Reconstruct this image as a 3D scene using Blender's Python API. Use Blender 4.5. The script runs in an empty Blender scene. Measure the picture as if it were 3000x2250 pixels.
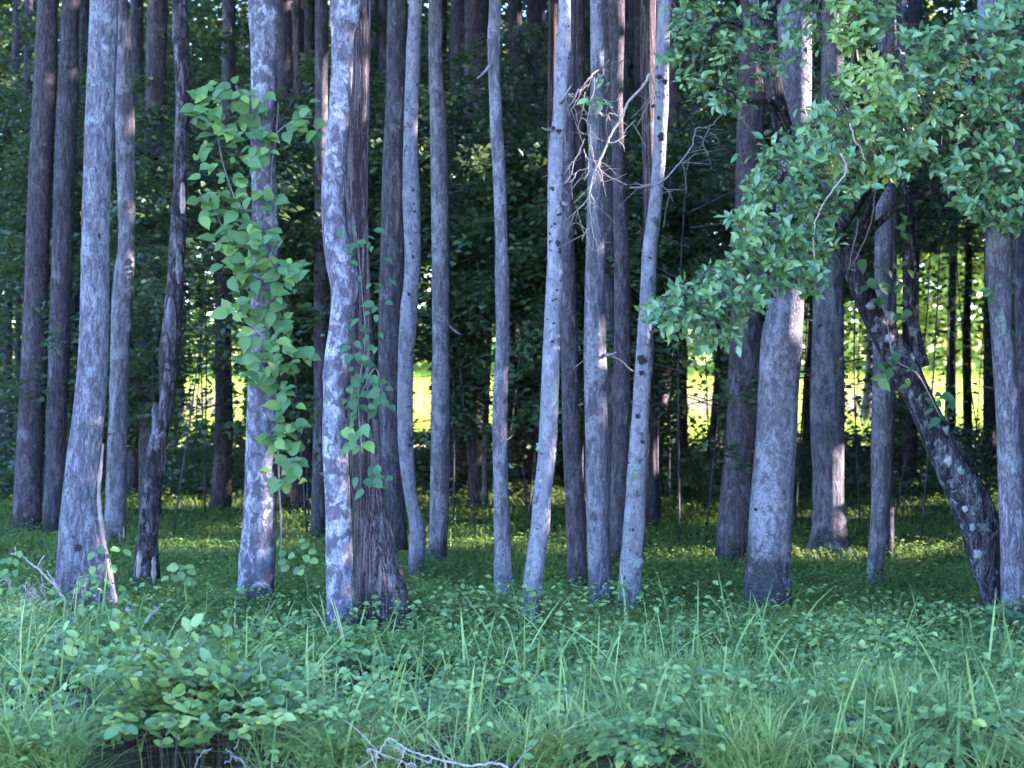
import bpy, math, random
import numpy as np
from mathutils import Vector, Matrix

rng = np.random.default_rng(7)
random.seed(7)
scene = bpy.context.scene
col = scene.collection

# ---------------------------------------------------------------- camera
F = 5400.0                       # focal length in pixels of the 3000 px wide frame
CAM_H = 2.2
PITCH = math.atan(45.0 / F)      # horizon 45 px above the middle
cam_data = bpy.data.cameras.new('camera')
cam_data.sensor_width = 36.0
cam_data.lens = 36.0 * F / 3000.0
cam_data.clip_start = 0.1
cam_data.clip_end = 3000.0
cam_data.dof.use_dof = True
cam_data.dof.focus_distance = 14.6
cam_data.dof.aperture_fstop = 2.7
cam = bpy.data.objects.new('camera', cam_data)
cam.location = (0, 0, CAM_H)
cam.rotation_euler = (math.pi / 2 - PITCH, 0, 0)
col.objects.link(cam)
scene.camera = cam

# ---------------------------------------------------------------- light
SUN_EL = math.radians(20.0)
SUN_AZ = math.radians(82.0)      # clockwise from straight ahead: from the right, a little from behind the wood
S = Vector((math.cos(SUN_EL) * math.sin(SUN_AZ), math.cos(SUN_EL) * math.cos(SUN_AZ), math.sin(SUN_EL)))
world = bpy.data.worlds.new('World')
scene.world = world
world.use_nodes = True
wn = world.node_tree.nodes
wn.clear()
sky = wn.new('ShaderNodeTexSky')
sky.sky_type = 'NISHITA'
sky.sun_disc = False
sky.sun_elevation = SUN_EL
sky.sun_rotation = SUN_AZ
sky.air_density = 1.0
sky.dust_density = 0.0
sky.ozone_density = 4.0
bg = wn.new('ShaderNodeBackground')
bg.inputs['Strength'].default_value = 0.15
wo = wn.new('ShaderNodeOutputWorld')
world.node_tree.links.new(sky.outputs[0], bg.inputs['Color'])
world.node_tree.links.new(bg.outputs[0], wo.inputs['Surface'])
sl = bpy.data.lights.new('sun', 'SUN')
sl.energy = 3.7
sl.angle = math.radians(0.6)
sl.color = (1.0, 0.84, 0.66)
sun = bpy.data.objects.new('sun', sl)
sun.rotation_euler = (-S).to_track_quat('-Z', 'Y').to_euler()
sun.location = (60, 0, 40)
col.objects.link(sun)

scene.view_settings.view_transform = 'Standard'
scene.view_settings.look = 'None'
scene.view_settings.gamma = 1.0
scene.view_settings.use_curve_mapping = False
scene.view_settings.exposure = 4.12
scene.view_settings.use_white_balance = True       # the photograph's cool, slightly magenta white balance
scene.view_settings.white_balance_temperature = 5550
scene.view_settings.white_balance_tint = 32
cy = scene.cycles
cy.max_bounces = 7
cy.diffuse_bounces = 4
cy.glossy_bounces = 2
cy.transmission_bounces = 4
cy.use_denoising = True
cy.sample_clamp_indirect = 4.0
cy.caustics_reflective = False
cy.caustics_refractive = False

# ---------------------------------------------------------------- helpers
def at(px, py, d):
    """world point seen at pixel (px, py) of the 3000x2250 photograph, at distance d along +Y"""
    xc, yc = (px - 1500.0) / F, (1125.0 - py) / F
    dy = math.cos(PITCH) + yc * math.sin(PITCH)
    dz = -math.sin(PITCH) + yc * math.cos(PITCH)
    k = d / dy
    return Vector((xc * k, d, CAM_H + dz * k))

def ground_dist(row):
    yc = (1125.0 - row) / F
    dy = math.cos(PITCH) + yc * math.sin(PITCH)
    dz = -math.sin(PITCH) + yc * math.cos(PITCH)
    return -CAM_H * dy / dz

def _hash(i, j, k):
    n = (i * 374761393 + j * 668265263 + k * 2147483647) & 0xffffffff
    n = ((n ^ (n >> 13)) * 1274126177) & 0xffffffff
    return ((n ^ (n >> 16)) & 0xffff) / 65535.0

def vnoise(x, y, z):
    x, y, z = np.asarray(x, float), np.asarray(y, float), np.asarray(z, float)
    x, y, z = np.broadcast_arrays(x, y, z)
    xi, yi, zi = np.floor(x).astype(np.int64), np.floor(y).astype(np.int64), np.floor(z).astype(np.int64)
    fx, fy, fz = x - xi, y - yi, z - zi
    fx, fy, fz = fx * fx * (3 - 2 * fx), fy * fy * (3 - 2 * fy), fz * fz * (3 - 2 * fz)
    r = 0
    for a in (0, 1):
        for b in (0, 1):
            for c in (0, 1):
                w = (fx if a else 1 - fx) * (fy if b else 1 - fy) * (fz if c else 1 - fz)
                r = r + w * _hash(xi + a, yi + b, zi + c)
    return r * 2 - 1

def bank_edge(x):
    return 10.2 + 0.12 * np.sin(x * 1.3 + 0.5) + 0.1 * np.sin(x * 3.1) - 0.05 * np.clip(x - 1.0, 0, 2) + 0.2 * np.clip((-.2 - x) / .5, 0, 1) + 0.95 * np.exp(-((x + 1.95) / .42) ** 4)

def ground_z(x, y):
    x, y = np.asarray(x, float), np.asarray(y, float)
    z = 0.05 * vnoise(x * 0.5, y * 0.5, 0.3) + 0.025 * vnoise(x * 1.9, y * 1.9, 4.1)
    t = np.clip((bank_edge(x) - y) / 0.55, 0, 1)
    return z - 0.75 * t * t * (3 - 2 * t)

def unit(v):
    return v / np.maximum(np.linalg.norm(v, axis=-1, keepdims=True), 1e-9)

def new_mesh(name, verts, loops, starts, totals, mats, smooth=False, mat_idx=None):
    me = bpy.data.meshes.new(name)
    verts = np.asarray(verts, np.float32)
    me.vertices.add(len(verts))
    me.vertices.foreach_set('co', verts.ravel())
    me.loops.add(len(loops))
    me.loops.foreach_set('vertex_index', np.asarray(loops, np.int32))
    me.polygons.add(len(starts))
    me.polygons.foreach_set('loop_start', np.asarray(starts, np.int32))
    me.polygons.foreach_set('loop_total', np.asarray(totals, np.int32))
    for m in (mats if isinstance(mats, (list, tuple)) else [mats]):
        me.materials.append(m)
    if mat_idx is not None:
        me.polygons.foreach_set('material_index', np.asarray(mat_idx, np.int32))
    if smooth:
        me.polygons.foreach_set('use_smooth', np.ones(len(starts), bool))
    me.update(calc_edges=True)
    return me

def link(name, me, parent=None, loc=None):
    o = bpy.data.objects.new(name, me)
    col.objects.link(o)
    if parent is not None:
        o.parent = parent
    if loc is not None:
        o.location = loc
    return o

def tag(o, label=None, cat=None, group=None, kind=None):
    if label: o['label'] = label
    if cat: o['category'] = cat
    if group: o['group'] = group
    if kind: o['kind'] = kind
    return o

def empty(name, loc, label=None, cat=None, group=None):
    o = bpy.data.objects.new(name, None)
    o.location = loc
    o.empty_display_size = 0.2
    col.objects.link(o)
    return tag(o, label, cat, group)

class Acc:
    """collects tubes and polygons and links them as one mesh object"""
    def __init__(self):
        self.v, self.f, self.n = [], [], 0
    def poly(self, verts, faces):
        self.v.append(np.asarray(verts, float))
        self.f += [tuple(i + self.n for i in q) for q in faces]
        self.n += len(verts)
    def tube(self, pts, radii, seg=6, cap=True):
        pts = np.asarray([tuple(p) for p in pts], float)
        n = len(pts)
        radii = np.broadcast_to(np.asarray(radii, float), (n,))
        t = unit(np.gradient(pts, axis=0))
        ref = np.array([0.0, 1.0, 0.0]) if abs(t[:, 1]).mean() < 0.8 else np.array([1.0, 0.0, 0.0])
        a = unit(np.cross(t, ref)); b = np.cross(t, a)
        th = np.arange(seg) / seg * 2 * np.pi
        ring = pts[:, None, :] + radii[:, None, None] * (np.cos(th)[None, :, None] * a[:, None, :] + np.sin(th)[None, :, None] * b[:, None, :])
        faces = []
        for i in range(n - 1):
            for j in range(seg):
                k = (j + 1) % seg
                faces.append((i * seg + j, i * seg + k, (i + 1) * seg + k, (i + 1) * seg + j))
        if cap:
            faces.append(tuple(range(seg))[::-1]); faces.append(tuple((n - 1) * seg + j for j in range(seg)))
        self.poly(ring.reshape(-1, 3), faces)
    def build(self, name, mat, parent=None, base=(0, 0, 0), smooth=True):
        v = np.concatenate(self.v) - np.asarray(tuple(base))
        tot = [len(q) for q in self.f]
        st = np.concatenate([[0], np.cumsum(tot)[:-1]])
        return link(name, new_mesh(name, v, [i for q in self.f for i in q], st, tot, mat, smooth), parent)

def spline(pts, n):
    """Catmull-Rom through the points"""
    p = np.asarray([tuple(q) for q in pts], float)
    p = np.vstack([2 * p[0] - p[1], p, 2 * p[-1] - p[-2]])
    t = np.linspace(0, len(p) - 3 - 1e-6, n)
    i = t.astype(int); f = (t - i)[:, None]
    a, b, c, d = p[i], p[i + 1], p[i + 2], p[i + 3]
    return 0.5 * (2 * b + (c - a) * f + (2 * a - 5 * b + 4 * c - d) * f ** 2 + (3 * b - a - 3 * c + d) * f ** 3)

# leaf outlines: (along, across, lift), faces
RHOMB = ([(0, 0, 0), (.42, .5, .07), (1, 0, -.10), (.42, -.5, .07)], [(0, 2, 1), (0, 3, 2)])
OVAL = ([(0, 0, 0), (.22, .36, .05), (.58, .46, .06), (1, 0, -.12), (.58, -.46, .06), (.22, -.36, .05), (.45, 0, -.02)],
        [(0, 6, 1), (1, 6, 2), (2, 6, 3), (3, 6, 4), (4, 6, 5), (5, 6, 0)])
POINTED = ([(0, 0, 0), (-.03, .22, .02), (.12, .44, .05), (.36, .5, .06), (.64, .36, .02), (.86, .12, -.06), (1.02, 0, -.13),
            (.86, -.12, -.06), (.64, -.36, .02), (.36, -.5, .06), (.12, -.44, .05), (-.03, -.22, .02), (.3, 0, -.015), (.62, 0, -.04)],
           [(0, 12, 1), (1, 12, 2), (2, 12, 3), (3, 12, 13, 4), (4, 13, 5), (5, 13, 6), (6, 13, 7), (7, 13, 8), (8, 13, 12, 9), (9, 12, 10), (10, 12, 11), (11, 12, 0)])
ROUND = ([(0, 0, 0), (.06, .3, .03), (.3, .5, .06), (.6, .5, .05), (.86, .28, -.02), (1, 0, -.08), (.86, -.28, -.02), (.6, -.5, .05), (.3, -.5, .06), (.06, -.3, .03), (.35, 0, -.01), (.68, 0, -.03)],
         [(0, 10, 1), (1, 10, 2), (2, 10, 11, 3), (3, 11, 4), (4, 11, 5), (5, 11, 6), (6, 11, 7), (7, 11, 10, 8), (8, 10, 9), (9, 10, 0)])
LOBED = ([(0, 0, 0), (-.12, .3, .02), (.1, .62, 0), (.25, .3, .05), (.5, .62, -.02), (.55, .22, .04), (1, 0, -.1), (.55, -.22, .04), (.5, -.62, -.02), (.25, -.3, .05), (.1, -.62, 0), (-.12, -.3, .02), (.3, 0, 0)],
         [(0, 12, 1), (1, 12, 3, 2), (3, 12, 5, 4), (5, 12, 6), (6, 12, 7), (7, 12, 9, 8), (9, 12, 11, 10), (11, 12, 0)])

def leaf_frame(D, N):
    D = unit(D); Sd = unit(np.cross(D, N)); N = np.cross(Sd, D)
    return D, Sd, N

def leaves_mesh(name, P, D, N, L, W, tmpl, mat, mat_idx=None):
    tv = np.asarray(tmpl[0], float); n = len(P)
    D, Sd, N = leaf_frame(np.asarray(D, float), np.asarray(N, float))
    L = np.broadcast_to(np.asarray(L, float), (n,)); W = np.broadcast_to(np.asarray(W, float), (n,))
    V = (np.asarray(P)[:, None, :] + D[:, None, :] * (tv[None, :, 0] * L[:, None])[..., None]
         + Sd[:, None, :] * (tv[None, :, 1] * W[:, None])[..., None] + N[:, None, :] * (tv[None, :, 2] * L[:, None])[..., None])
    fl = np.concatenate([np.asarray(q) for q in tmpl[1]]); tot = np.asarray([len(q) for q in tmpl[1]])
    loops = (np.arange(n)[:, None] * len(tv) + fl[None, :]).ravel()
    totals = np.tile(tot, n); starts = np.concatenate([[0], np.cumsum(totals)[:-1]])
    mi = None if mat_idx is None else np.repeat(mat_idx, len(tot))
    return new_mesh(name, V.reshape(-1, 3), loops, starts, totals, mat, True, mi)

def rand_dirs(n, zlo=-1, zhi=1):
    a = rng.uniform(0, 2 * np.pi, n); z = rng.uniform(zlo, zhi, n); r = np.sqrt(np.maximum(0, 1 - z * z))
    return np.stack([r * np.cos(a), r * np.sin(a), z], 1)

_leaf_cache = {}
def single_leaf_mesh(key, tmpl, aspect, mat):
    if key not in _leaf_cache:
        _leaf_cache[key] = leaves_mesh(key, np.zeros((1, 3)), np.array([[1., 0, 0]]), np.array([[0, 0, 1.]]), 1.0, aspect, tmpl, mat)
    return _leaf_cache[key]

def leaf_object(me, parent, base, p, d, n, size):
    D, Sd, N = leaf_frame(np.asarray([d], float), np.asarray([n], float))
    o = bpy.data.objects.new('leaf', me)
    col.objects.link(o); o.parent = parent
    q = np.asarray(p) - np.asarray(tuple(base))
    m = Matrix(((D[0][0] * size, -Sd[0][0] * size, N[0][0] * size, q[0]),
                (D[0][1] * size, -Sd[0][1] * size, N[0][1] * size, q[1]),
                (D[0][2] * size, -Sd[0][2] * size, N[0][2] * size, q[2]), (0, 0, 0, 1)))
    o.matrix_local = m
    return o

# ---------------------------------------------------------------- materials
class Mat:
    def __init__(self, name):
        self.m = bpy.data.materials.new(name); self.m.use_nodes = True
        self.t = self.m.node_tree; self.n = self.t.nodes; self.n.clear()
        self.out = self.n.new('ShaderNodeOutputMaterial')
    def node(self, kind, **kw):
        x = self.n.new(kind)
        for k, v in kw.items(): setattr(x, k, v)
        return x
    def link(self, a, b): self.t.links.new(a, b)
    def setin(self, node, key, v):
        if hasattr(v, 'is_output'): self.link(v, node.inputs[key])
        else: node.inputs[key].default_value = v
    def math(self, op, a, b=0.0, clamp=False):
        x = self.node('ShaderNodeMath', operation=op, use_clamp=clamp)
        self.setin(x, 0, a); self.setin(x, 1, b)
        return x.outputs[0]
    def ramp(self, fac, stops):
        x = self.node('ShaderNodeValToRGB'); e = x.color_ramp.elements
        while len(e) < len(stops): e.new(0.5)
        for el, (p, c) in zip(e, stops):
            el.position = p; el.color = (*c, 1) if len(c) == 3 else c
        self.link(fac, x.inputs[0])
        return x.outputs[0]
    def mix(self, fac, a, b):
        x = self.node('ShaderNodeMix', data_type='RGBA')
        self.setin(x, 0, fac)
        for k, v in ((6, a), (7, b)):
            if hasattr(v, 'is_output'): self.link(v, x.inputs[k])
            else: x.inputs[k].default_value = (*v, 1)
        return x.outputs[2]
    def noise(self, vec, scale, detail=3.0, rough=0.55, dist=0.0):
        x = self.node('ShaderNodeTexNoise')
        self.link(vec, x.inputs['Vector'])
        x.inputs['Scale'].default_value = scale; x.inputs['Detail'].default_value = detail
        x.inputs['Roughness'].default_value = rough; x.inputs['Distortion'].default_value = dist
        return x.outputs[0]
    def scaled(self, vec, s):
        x = self.node('ShaderNodeVectorMath', operation='MULTIPLY')
        self.link(vec, x.inputs[0]); x.inputs[1].default_value = s
        return x.outputs[0]
    def smooth(self, v, lo, hi):
        x = self.node('ShaderNodeMapRange', interpolation_type='SMOOTHSTEP')
        self.link(v, x.inputs[0]); x.inputs[1].default_value = lo; x.inputs[2].default_value = hi
        return x.outputs[0]
    def surface(self, color, rough=0.8, bump=None, bump_strength=0.5, bump_dist=0.02, spec=0.3):
        b = self.node('ShaderNodeBsdfPrincipled')
        self.setin(b, 'Base Color', color if hasattr(color, 'is_output') else (*color, 1))
        self.setin(b, 'Roughness', rough); b.inputs['Specular IOR Level'].default_value = spec
        if bump is not None:
            u = self.node('ShaderNodeBump'); u.inputs['Strength'].default_value = bump_strength
            u.inputs['Distance'].default_value = bump_dist
            self.link(bump, u.inputs['Height']); self.link(u.outputs[0], b.inputs['Normal'])
        self.link(b.outputs[0], self.out.inputs[0])
        return b

def leaf_mat(name, stops, trans_col, trans=0.35, rough=0.45, spec=0.5, by_object=False, patchy=0.0):
    m = Mat(name)
    if by_object:
        r = m.node('ShaderNodeObjectInfo').outputs['Random']
    else:
        r = m.node('ShaderNodeNewGeometry').outputs['Random Per Island']
    if patchy:
        pv = m.node('ShaderNodeTexCoord').outputs['Object']
        pn = m.noise(m.scaled(pv, (1, 1, 0)), 0.9, 4.0, 0.6)
        r = m.math('ADD', m.math('MULTIPLY', r, 1 - patchy), m.math('MULTIPLY', m.smooth(pn, 0.36, 0.64), patchy))
    c = m.ramp(r, stops)
    tc = m.mix(0.5, c, trans_col)
    b = m.node('ShaderNodeBsdfPrincipled')
    m.link(c, b.inputs['Base Color']); b.inputs['Roughness'].default_value = rough
    b.inputs['Specular IOR Level'].default_value = spec
    t = m.node('ShaderNodeBsdfTranslucent'); m.link(tc, t.inputs['Color'])
    x = m.node('ShaderNodeMixShader'); x.inputs[0].default_value = trans
    m.link(b.outputs[0], x.inputs[1]); m.link(t.outputs[0], x.inputs[2]); m.link(x.outputs[0], m.out.inputs[0])
    return m.m

def bark(name, dark, mid, light, patch=None, patch_amt=0.0, patch2=None, patch2_amt=0.0, furrow=16.0, stretch=0.12,
         contrast=(0.34, 0.66), cracks=0.0, base_stain=0.8, stain_h=0.0, spots=0.0, bands=0.0, bump=0.6, spot_col=(0.02, 0.018, 0.02), mottle=3.0):
    m = Mat(name)
    tc = m.node('ShaderNodeTexCoord').outputs['Object']
    oi = m.node('ShaderNodeObjectInfo').outputs['Random']
    off = m.node('ShaderNodeVectorMath', operation='ADD')
    k = m.math('MULTIPLY', oi, 37.0)
    m.link(tc, off.inputs[0]); m.link(k, off.inputs[1])
    v = off.outputs[0]
    fur = m.noise(m.scaled(v, (1, 1, stretch)), furrow, 4.0, 0.6, 0.4)
    fine = m.noise(m.scaled(v, (1, 1, 0.5)), furrow * 3.2, 3.0, 0.6)
    blot = m.noise(m.scaled(v, (1, 1, 0.55)), mottle, 4.0, 0.6, 0.6)
    f = m.math('ADD', m.math('MULTIPLY', fur, 0.62), m.math('MULTIPLY', fine, 0.38))
    f = m.smooth(f, contrast[0], contrast[1])
    c = m.ramp(f, [(0.0, dark), (0.5, mid), (1.0, light)])
    bl = m.smooth(blot, 0.35, 0.68)
    c = m.mix(m.math('MULTIPLY', bl, 0.45), c, dark)
    h = f
    if base_stain:
        zz = m.node('ShaderNodeSeparateXYZ'); m.link(tc, zz.inputs[0])
        bs = m.math('ADD', zz.outputs[2], m.math('MULTIPLY', m.noise(m.scaled(v, (1, 1, .5)), 9.0, 4.0), -0.85))
        bf = m.math('SUBTRACT', 1.0, m.smooth(bs, -0.28 + stain_h, -0.08 + stain_h))
        c = m.mix(m.math('MULTIPLY', bf, base_stain), c, (0.03, 0.032, 0.024))
    sp = m.noise(v, 60.0, 3.0, 0.7)
    c = m.mix(m.math('MULTIPLY', m.smooth(sp, 0.5, 0.68), 0.35), c, light)
    if cracks:
        cn = m.noise(m.scaled(v, (1, 1, stretch * 0.8)), furrow * 0.8, 5.0, 0.6, 0.8)
        ca = m.math('ABSOLUTE', m.math('SUBTRACT', cn, 0.5))
        cf = m.math('SUBTRACT', 1.0, m.smooth(ca, 0.0, 0.07))
        c = m.mix(m.math('MULTIPLY', cf, cracks), c, tuple(x * 0.45 for x in dark))
        h = m.math('SUBTRACT', h, m.math('MULTIPLY', cf, cracks))
    if patch:
        pn = m.noise(m.scaled(v, (1, 1, 0.6)), 5.5, 5.0, 0.62, 0.8)
        pf = m.math('MULTIPLY', m.smooth(pn, 0.58 - 0.22 * patch_amt, 0.70 - 0.22 * patch_amt), m.smooth(m.noise(v, 38.0, 4.0, 0.7), 0.34, 0.58))
        c = m.mix(m.math('MULTIPLY', pf, 0.85), c, patch)
        h = m.math('ADD', h, m.math('MULTIPLY', pf, 0.25))
    if patch2:
        pn2 = m.noise(m.scaled(v, (1, 1, 0.8)), 11.0, 4.0, 0.6, 0.5)
        pf2 = m.smooth(pn2, 0.60 - 0.2 * patch2_amt, 0.68 - 0.2 * patch2_amt)
        c = m.mix(m.math('MULTIPLY', pf2, 0.8), c, patch2)
    if bands:
        bn = m.noise(m.scaled(v, (0.5, 0.5, 3.0)), 8.0, 3.0, 0.6, 0.3)
        bf = m.math('MULTIPLY', m.smooth(bn, 0.62, 0.7), bands)
        c = m.mix(bf, c, dark)
    if spots:
        sn = m.noise(m.scaled(v, (1, 1, 1.4)), 13.0, 2.0, 0.5)
        sf = m.smooth(sn, 0.74 - 0.1 * spots, 0.77 - 0.1 * spots)
        c = m.mix(sf, c, spot_col)
        h = m.math('SUBTRACT', h, m.math('MULTIPLY', sf, 0.5))
    m.surface(c, 0.9, h, bump, 0.025, 0.15)
    return m.m

LICHEN = (0.40, 0.46, 0.42)
LICHEN_G = (0.30, 0.40, 0.32)
B = {
    'grey':   bark('grey_furrowed_bark', cracks=0.65, dark=(0.0739, 0.069, 0.0768), mid=(0.148, 0.143, 0.156), light=(0.232, 0.226, 0.242), patch=(0.21, 0.245, 0.235), patch_amt=0.3, patch2=(0.0838, 0.0788, 0.0887), patch2_amt=0.18, furrow=24, stretch=0.32, bump=0.7),
    'mossy':  bark('grey_bark_mossy_foot', cracks=0.42, dark=(0.0714, 0.0693, 0.0756), mid=(0.145, 0.143, 0.153), light=(0.226, 0.223, 0.235), patch=(0.25, 0.25, 0.262), patch_amt=0.35, patch2=(0.0788, 0.0735, 0.084), patch2_amt=0.15, furrow=26, stretch=0.6, bump=0.7, base_stain=0.95, stain_h=0.3),
    'pale':   bark('pale_smooth_bark', (0.0784, 0.077, 0.0844), (0.13, 0.13, 0.14), (0.176, 0.176, 0.186), (0.189, 0.195, 0.195), 0.3, (0.0521, 0.0488, 0.0554), 0.0, furrow=17, stretch=0.45, spots=0.5, bands=0.5, bump=0.5, contrast=(.38, .62)),
    'mottled': bark('mottled_bark', cracks=0.3, dark=(0.075, 0.068, 0.08), mid=(0.17, 0.165, 0.182), light=(0.27, 0.265, 0.285), patch=(0.36, 0.37, 0.385), patch_amt=0.55, patch2=(0.062, 0.055, 0.066), patch2_amt=0.62, furrow=22, stretch=0.3, bump=0.7, mottle=5.0),
    'birch':  bark('pale_birch_bark', (0.091, 0.0881, 0.0947), (0.153, 0.149, 0.156), (0.202, 0.198, 0.202), (0.13, 0.163, 0.14), 0.25, (0.0391, 0.0358, 0.0391), 0.02, furrow=16, stretch=0.5, spots=0.75, bands=0.8, bump=0.5, contrast=(.38, .62)),
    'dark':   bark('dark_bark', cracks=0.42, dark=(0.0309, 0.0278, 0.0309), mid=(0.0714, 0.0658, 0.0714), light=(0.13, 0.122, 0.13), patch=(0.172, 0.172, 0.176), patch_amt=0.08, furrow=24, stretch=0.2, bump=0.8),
    'brown':  bark('brown_bark', cracks=0.42, dark=(0.0408, 0.0339, 0.0362), mid=(0.0872, 0.0749, 0.0779), light=(0.153, 0.135, 0.14), patch=(0.187, 0.176, 0.179), patch_amt=0.08, furrow=26, stretch=0.3, bump=0.8),
    'mid':    bark('grey_brown_bark', cracks=0.5, dark=(0.0609, 0.0566, 0.0609), mid=(0.123, 0.117, 0.124), light=(0.195, 0.187, 0.197), patch=(0.22, 0.225, 0.23), patch_amt=0.5, furrow=24, stretch=0.22, bump=0.7),
    'cedar':  bark('shaggy_red_bark', cracks=0.9, dark=(0.0581, 0.0401, 0.038), mid=(0.137, 0.106, 0.103), light=(0.222, 0.18, 0.174), patch=(0.19, 0.19, 0.19), patch_amt=0.12, furrow=26, stretch=0.05, bump=1.0),
    'lichen': bark('dark_lichened_bark', cracks=0.9, dark=(0.0211, 0.0176, 0.0211), mid=(0.0528, 0.0475, 0.0528), light=(0.101, 0.0924, 0.101), patch=(0.176, 0.198, 0.189), patch_amt=0.28, patch2=(0.22, 0.229, 0.224), patch2_amt=0.15, furrow=24, stretch=0.1, bump=1.0),
    'dead':   bark('peeling_dead_bark', cracks=0.8, dark=(0.0304, 0.0243, 0.0263), mid=(0.086, 0.0729, 0.0749), light=(0.162, 0.141, 0.141), patch=(0.202, 0.187, 0.187), patch_amt=0.35, patch2=(0.0202, 0.0172, 0.0182), patch2_amt=0.45, furrow=18, stretch=0.15, bump=1.0),
}
def plain(name, c, rough=0.8, scale=30.0, var=0.35, bump=0.3):
    m = Mat(name)
    v = m.node('ShaderNodeTexCoord').outputs['Object']
    n = m.noise(v, scale, 4.0)
    cc = m.ramp(n, [(0.25, tuple(x * (1 - var) for x in c)), (0.75, tuple(min(1, x * (1 + var)) for x in c))])
    m.surface(cc, rough, n, bump, 0.01, 0.2)
    return m.m
M_TWIG = plain('bleached_twig', (0.27, 0.225, 0.175))
M_TWIG2 = plain('grey_twig', (0.15, 0.135, 0.125))
M_STEM = plain('green_stem', (0.10, 0.13, 0.06))
M_STALK = plain('dark_stalk', (0.06, 0.055, 0.04))
M_WOOD = plain('bare_wood', (0.26, 0.205, 0.16), scale=14)
M_KNOT = plain('dark_knot', (0.02, 0.018, 0.02), 0.95)
M_LICHEN = plain('lichen_crust', (0.19, 0.19, 0.18), 0.95, 40, 0.5)
M_LICHENG = plain('green_lichen_crust', (0.125, 0.15, 0.128), 0.95, 40, 0.5)

LM_TREE = leaf_mat('oval_tree_leaf', [(0, (0.045, 0.115, 0.042)), (.5, (0.095, 0.195, 0.062)), (1, (0.17, 0.28, 0.085))], (0.2, 0.3, 0.04), 0.32, 0.36, 0.5)
LM_TREE_O = leaf_mat('oval_tree_leaf_single', [(0, (0.06, 0.14, 0.05)), (.5, (0.105, 0.215, 0.068)), (1, (0.19, 0.30, 0.095))], (0.2, 0.3, 0.04), 0.32, 0.36, 0.5, True)
LM_FRESH = leaf_mat('sunlit_fresh_leaf', [(0, (0.14, 0.26, 0.055)), (1, (0.27, 0.37, 0.085))], (0.3, 0.4, 0.04), 0.35, 0.42, 0.4)  # yellow green of new growth, with sunlight put into the colour as well
LM_FRESH_SUNLIT_O = leaf_mat('sunlit_fresh_leaf_single', [(0, (0.14, 0.26, 0.055)), (1, (0.27, 0.37, 0.085))], (0.3, 0.4, 0.04), 0.35, 0.42, 0.4, True)
LM_VINE_O = leaf_mat('vine_leaf', [(0, (0.065, 0.145, 0.05)), (.75, (0.10, 0.205, 0.06)), (1, (0.18, 0.30, 0.06))], (0.22, 0.36, 0.04), 0.32, 0.55, 0.3, True)
LM_VINE2_O = leaf_mat('dark_vine_leaf', [(0, (0.035, 0.085, 0.035)), (1, (0.065, 0.14, 0.05))], (0.1, 0.2, 0.03), 0.3, 0.55, 0.22, True)
LM_SHRUB = leaf_mat('shrub_leaf', [(0, (0.0489, 0.0954, 0.0318)), (.5, (0.14, 0.239, 0.0644)), (1, (0.258, 0.35, 0.0913))], (0.27, 0.36, 0.053), 0.32, 0.45, 0.4)
LM_SHRUB_O = leaf_mat('shrub_leaf_single', [(0, (0.0734, 0.138, 0.0417)), (.6, (0.159, 0.265, 0.0682)), (.9, (0.245, 0.35, 0.0913)), (1, (0.367, 0.403, 0.0758))], (0.27, 0.36, 0.053), 0.32, 0.45, 0.4, True)
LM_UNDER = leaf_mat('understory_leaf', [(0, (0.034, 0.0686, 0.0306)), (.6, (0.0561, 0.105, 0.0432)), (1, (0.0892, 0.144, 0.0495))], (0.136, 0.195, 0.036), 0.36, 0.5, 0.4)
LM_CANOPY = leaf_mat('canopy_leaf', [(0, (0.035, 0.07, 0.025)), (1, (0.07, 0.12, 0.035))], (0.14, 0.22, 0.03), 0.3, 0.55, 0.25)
LM_COVER = leaf_mat('ground_cover_leaf', [(0, (0.0696, 0.125, 0.0301)), (.6, (0.129, 0.222, 0.0451)), (1, (0.209, 0.302, 0.0602))], (0.199, 0.284, 0.0301), 0.34, 0.6, 0.2, patchy=0.6)
LM_GRASS = leaf_mat('grass_blade', [(0, (0.0635, 0.107, 0.0389)), (.2, (0.14, 0.226, 0.0648)), (.6, (0.216, 0.321, 0.0864)), (.86, (0.317, 0.407, 0.13)), (.93, (0.458, 0.407, 0.173)), (1, (0.432, 0.3, 0.146))], (0.304, 0.385, 0.0691), 0.35, 0.55, 0.2, patchy=0.35)
LM_MEADOW = leaf_mat('meadow_grass_blade', [(0, (0.24, 0.34, 0.03)), (.7, (0.36, 0.46, 0.04)), (1, (0.45, 0.43, 0.08))], (0.42, 0.52, 0.04), 0.42, 0.6, 0.2)
LM_FAR = leaf_mat('far_leaf', [(0, (0.10, 0.15, 0.02)), (.6, (0.19, 0.25, 0.03)), (1, (0.30, 0.33, 0.05))], (0.36, 0.42, 0.04), 0.42, 0.6, 0.2)
LM_BRUSH = leaf_mat('dry_brush_stalk', [(0, (0.16, 0.11, 0.08)), (1, (0.40, 0.30, 0.22))], (0.3, 0.22, 0.15), 0.3, 0.8, 0.1)

# ---------------------------------------------------------------- sunlit places: gaps in the leaves along the sun's way
SUN = np.array(S)
HOLES_P, HOLES_R = [], []
def hole(px, py, d, r):
    HOLES_P.append(np.array(at(px, py, d))); HOLES_R.append(r)
def hole_line(pts, d, r, step=0.3):
    p = [np.array(at(x, y, d)) for x, y in pts]
    for a, b in zip(p[:-1], p[1:]):
        n = max(1, int(np.linalg.norm(b - a) / step))
        for i in range(n + 1):
            HOLES_P.append(a + (b - a) * i / n); HOLES_R.append(r)

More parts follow.
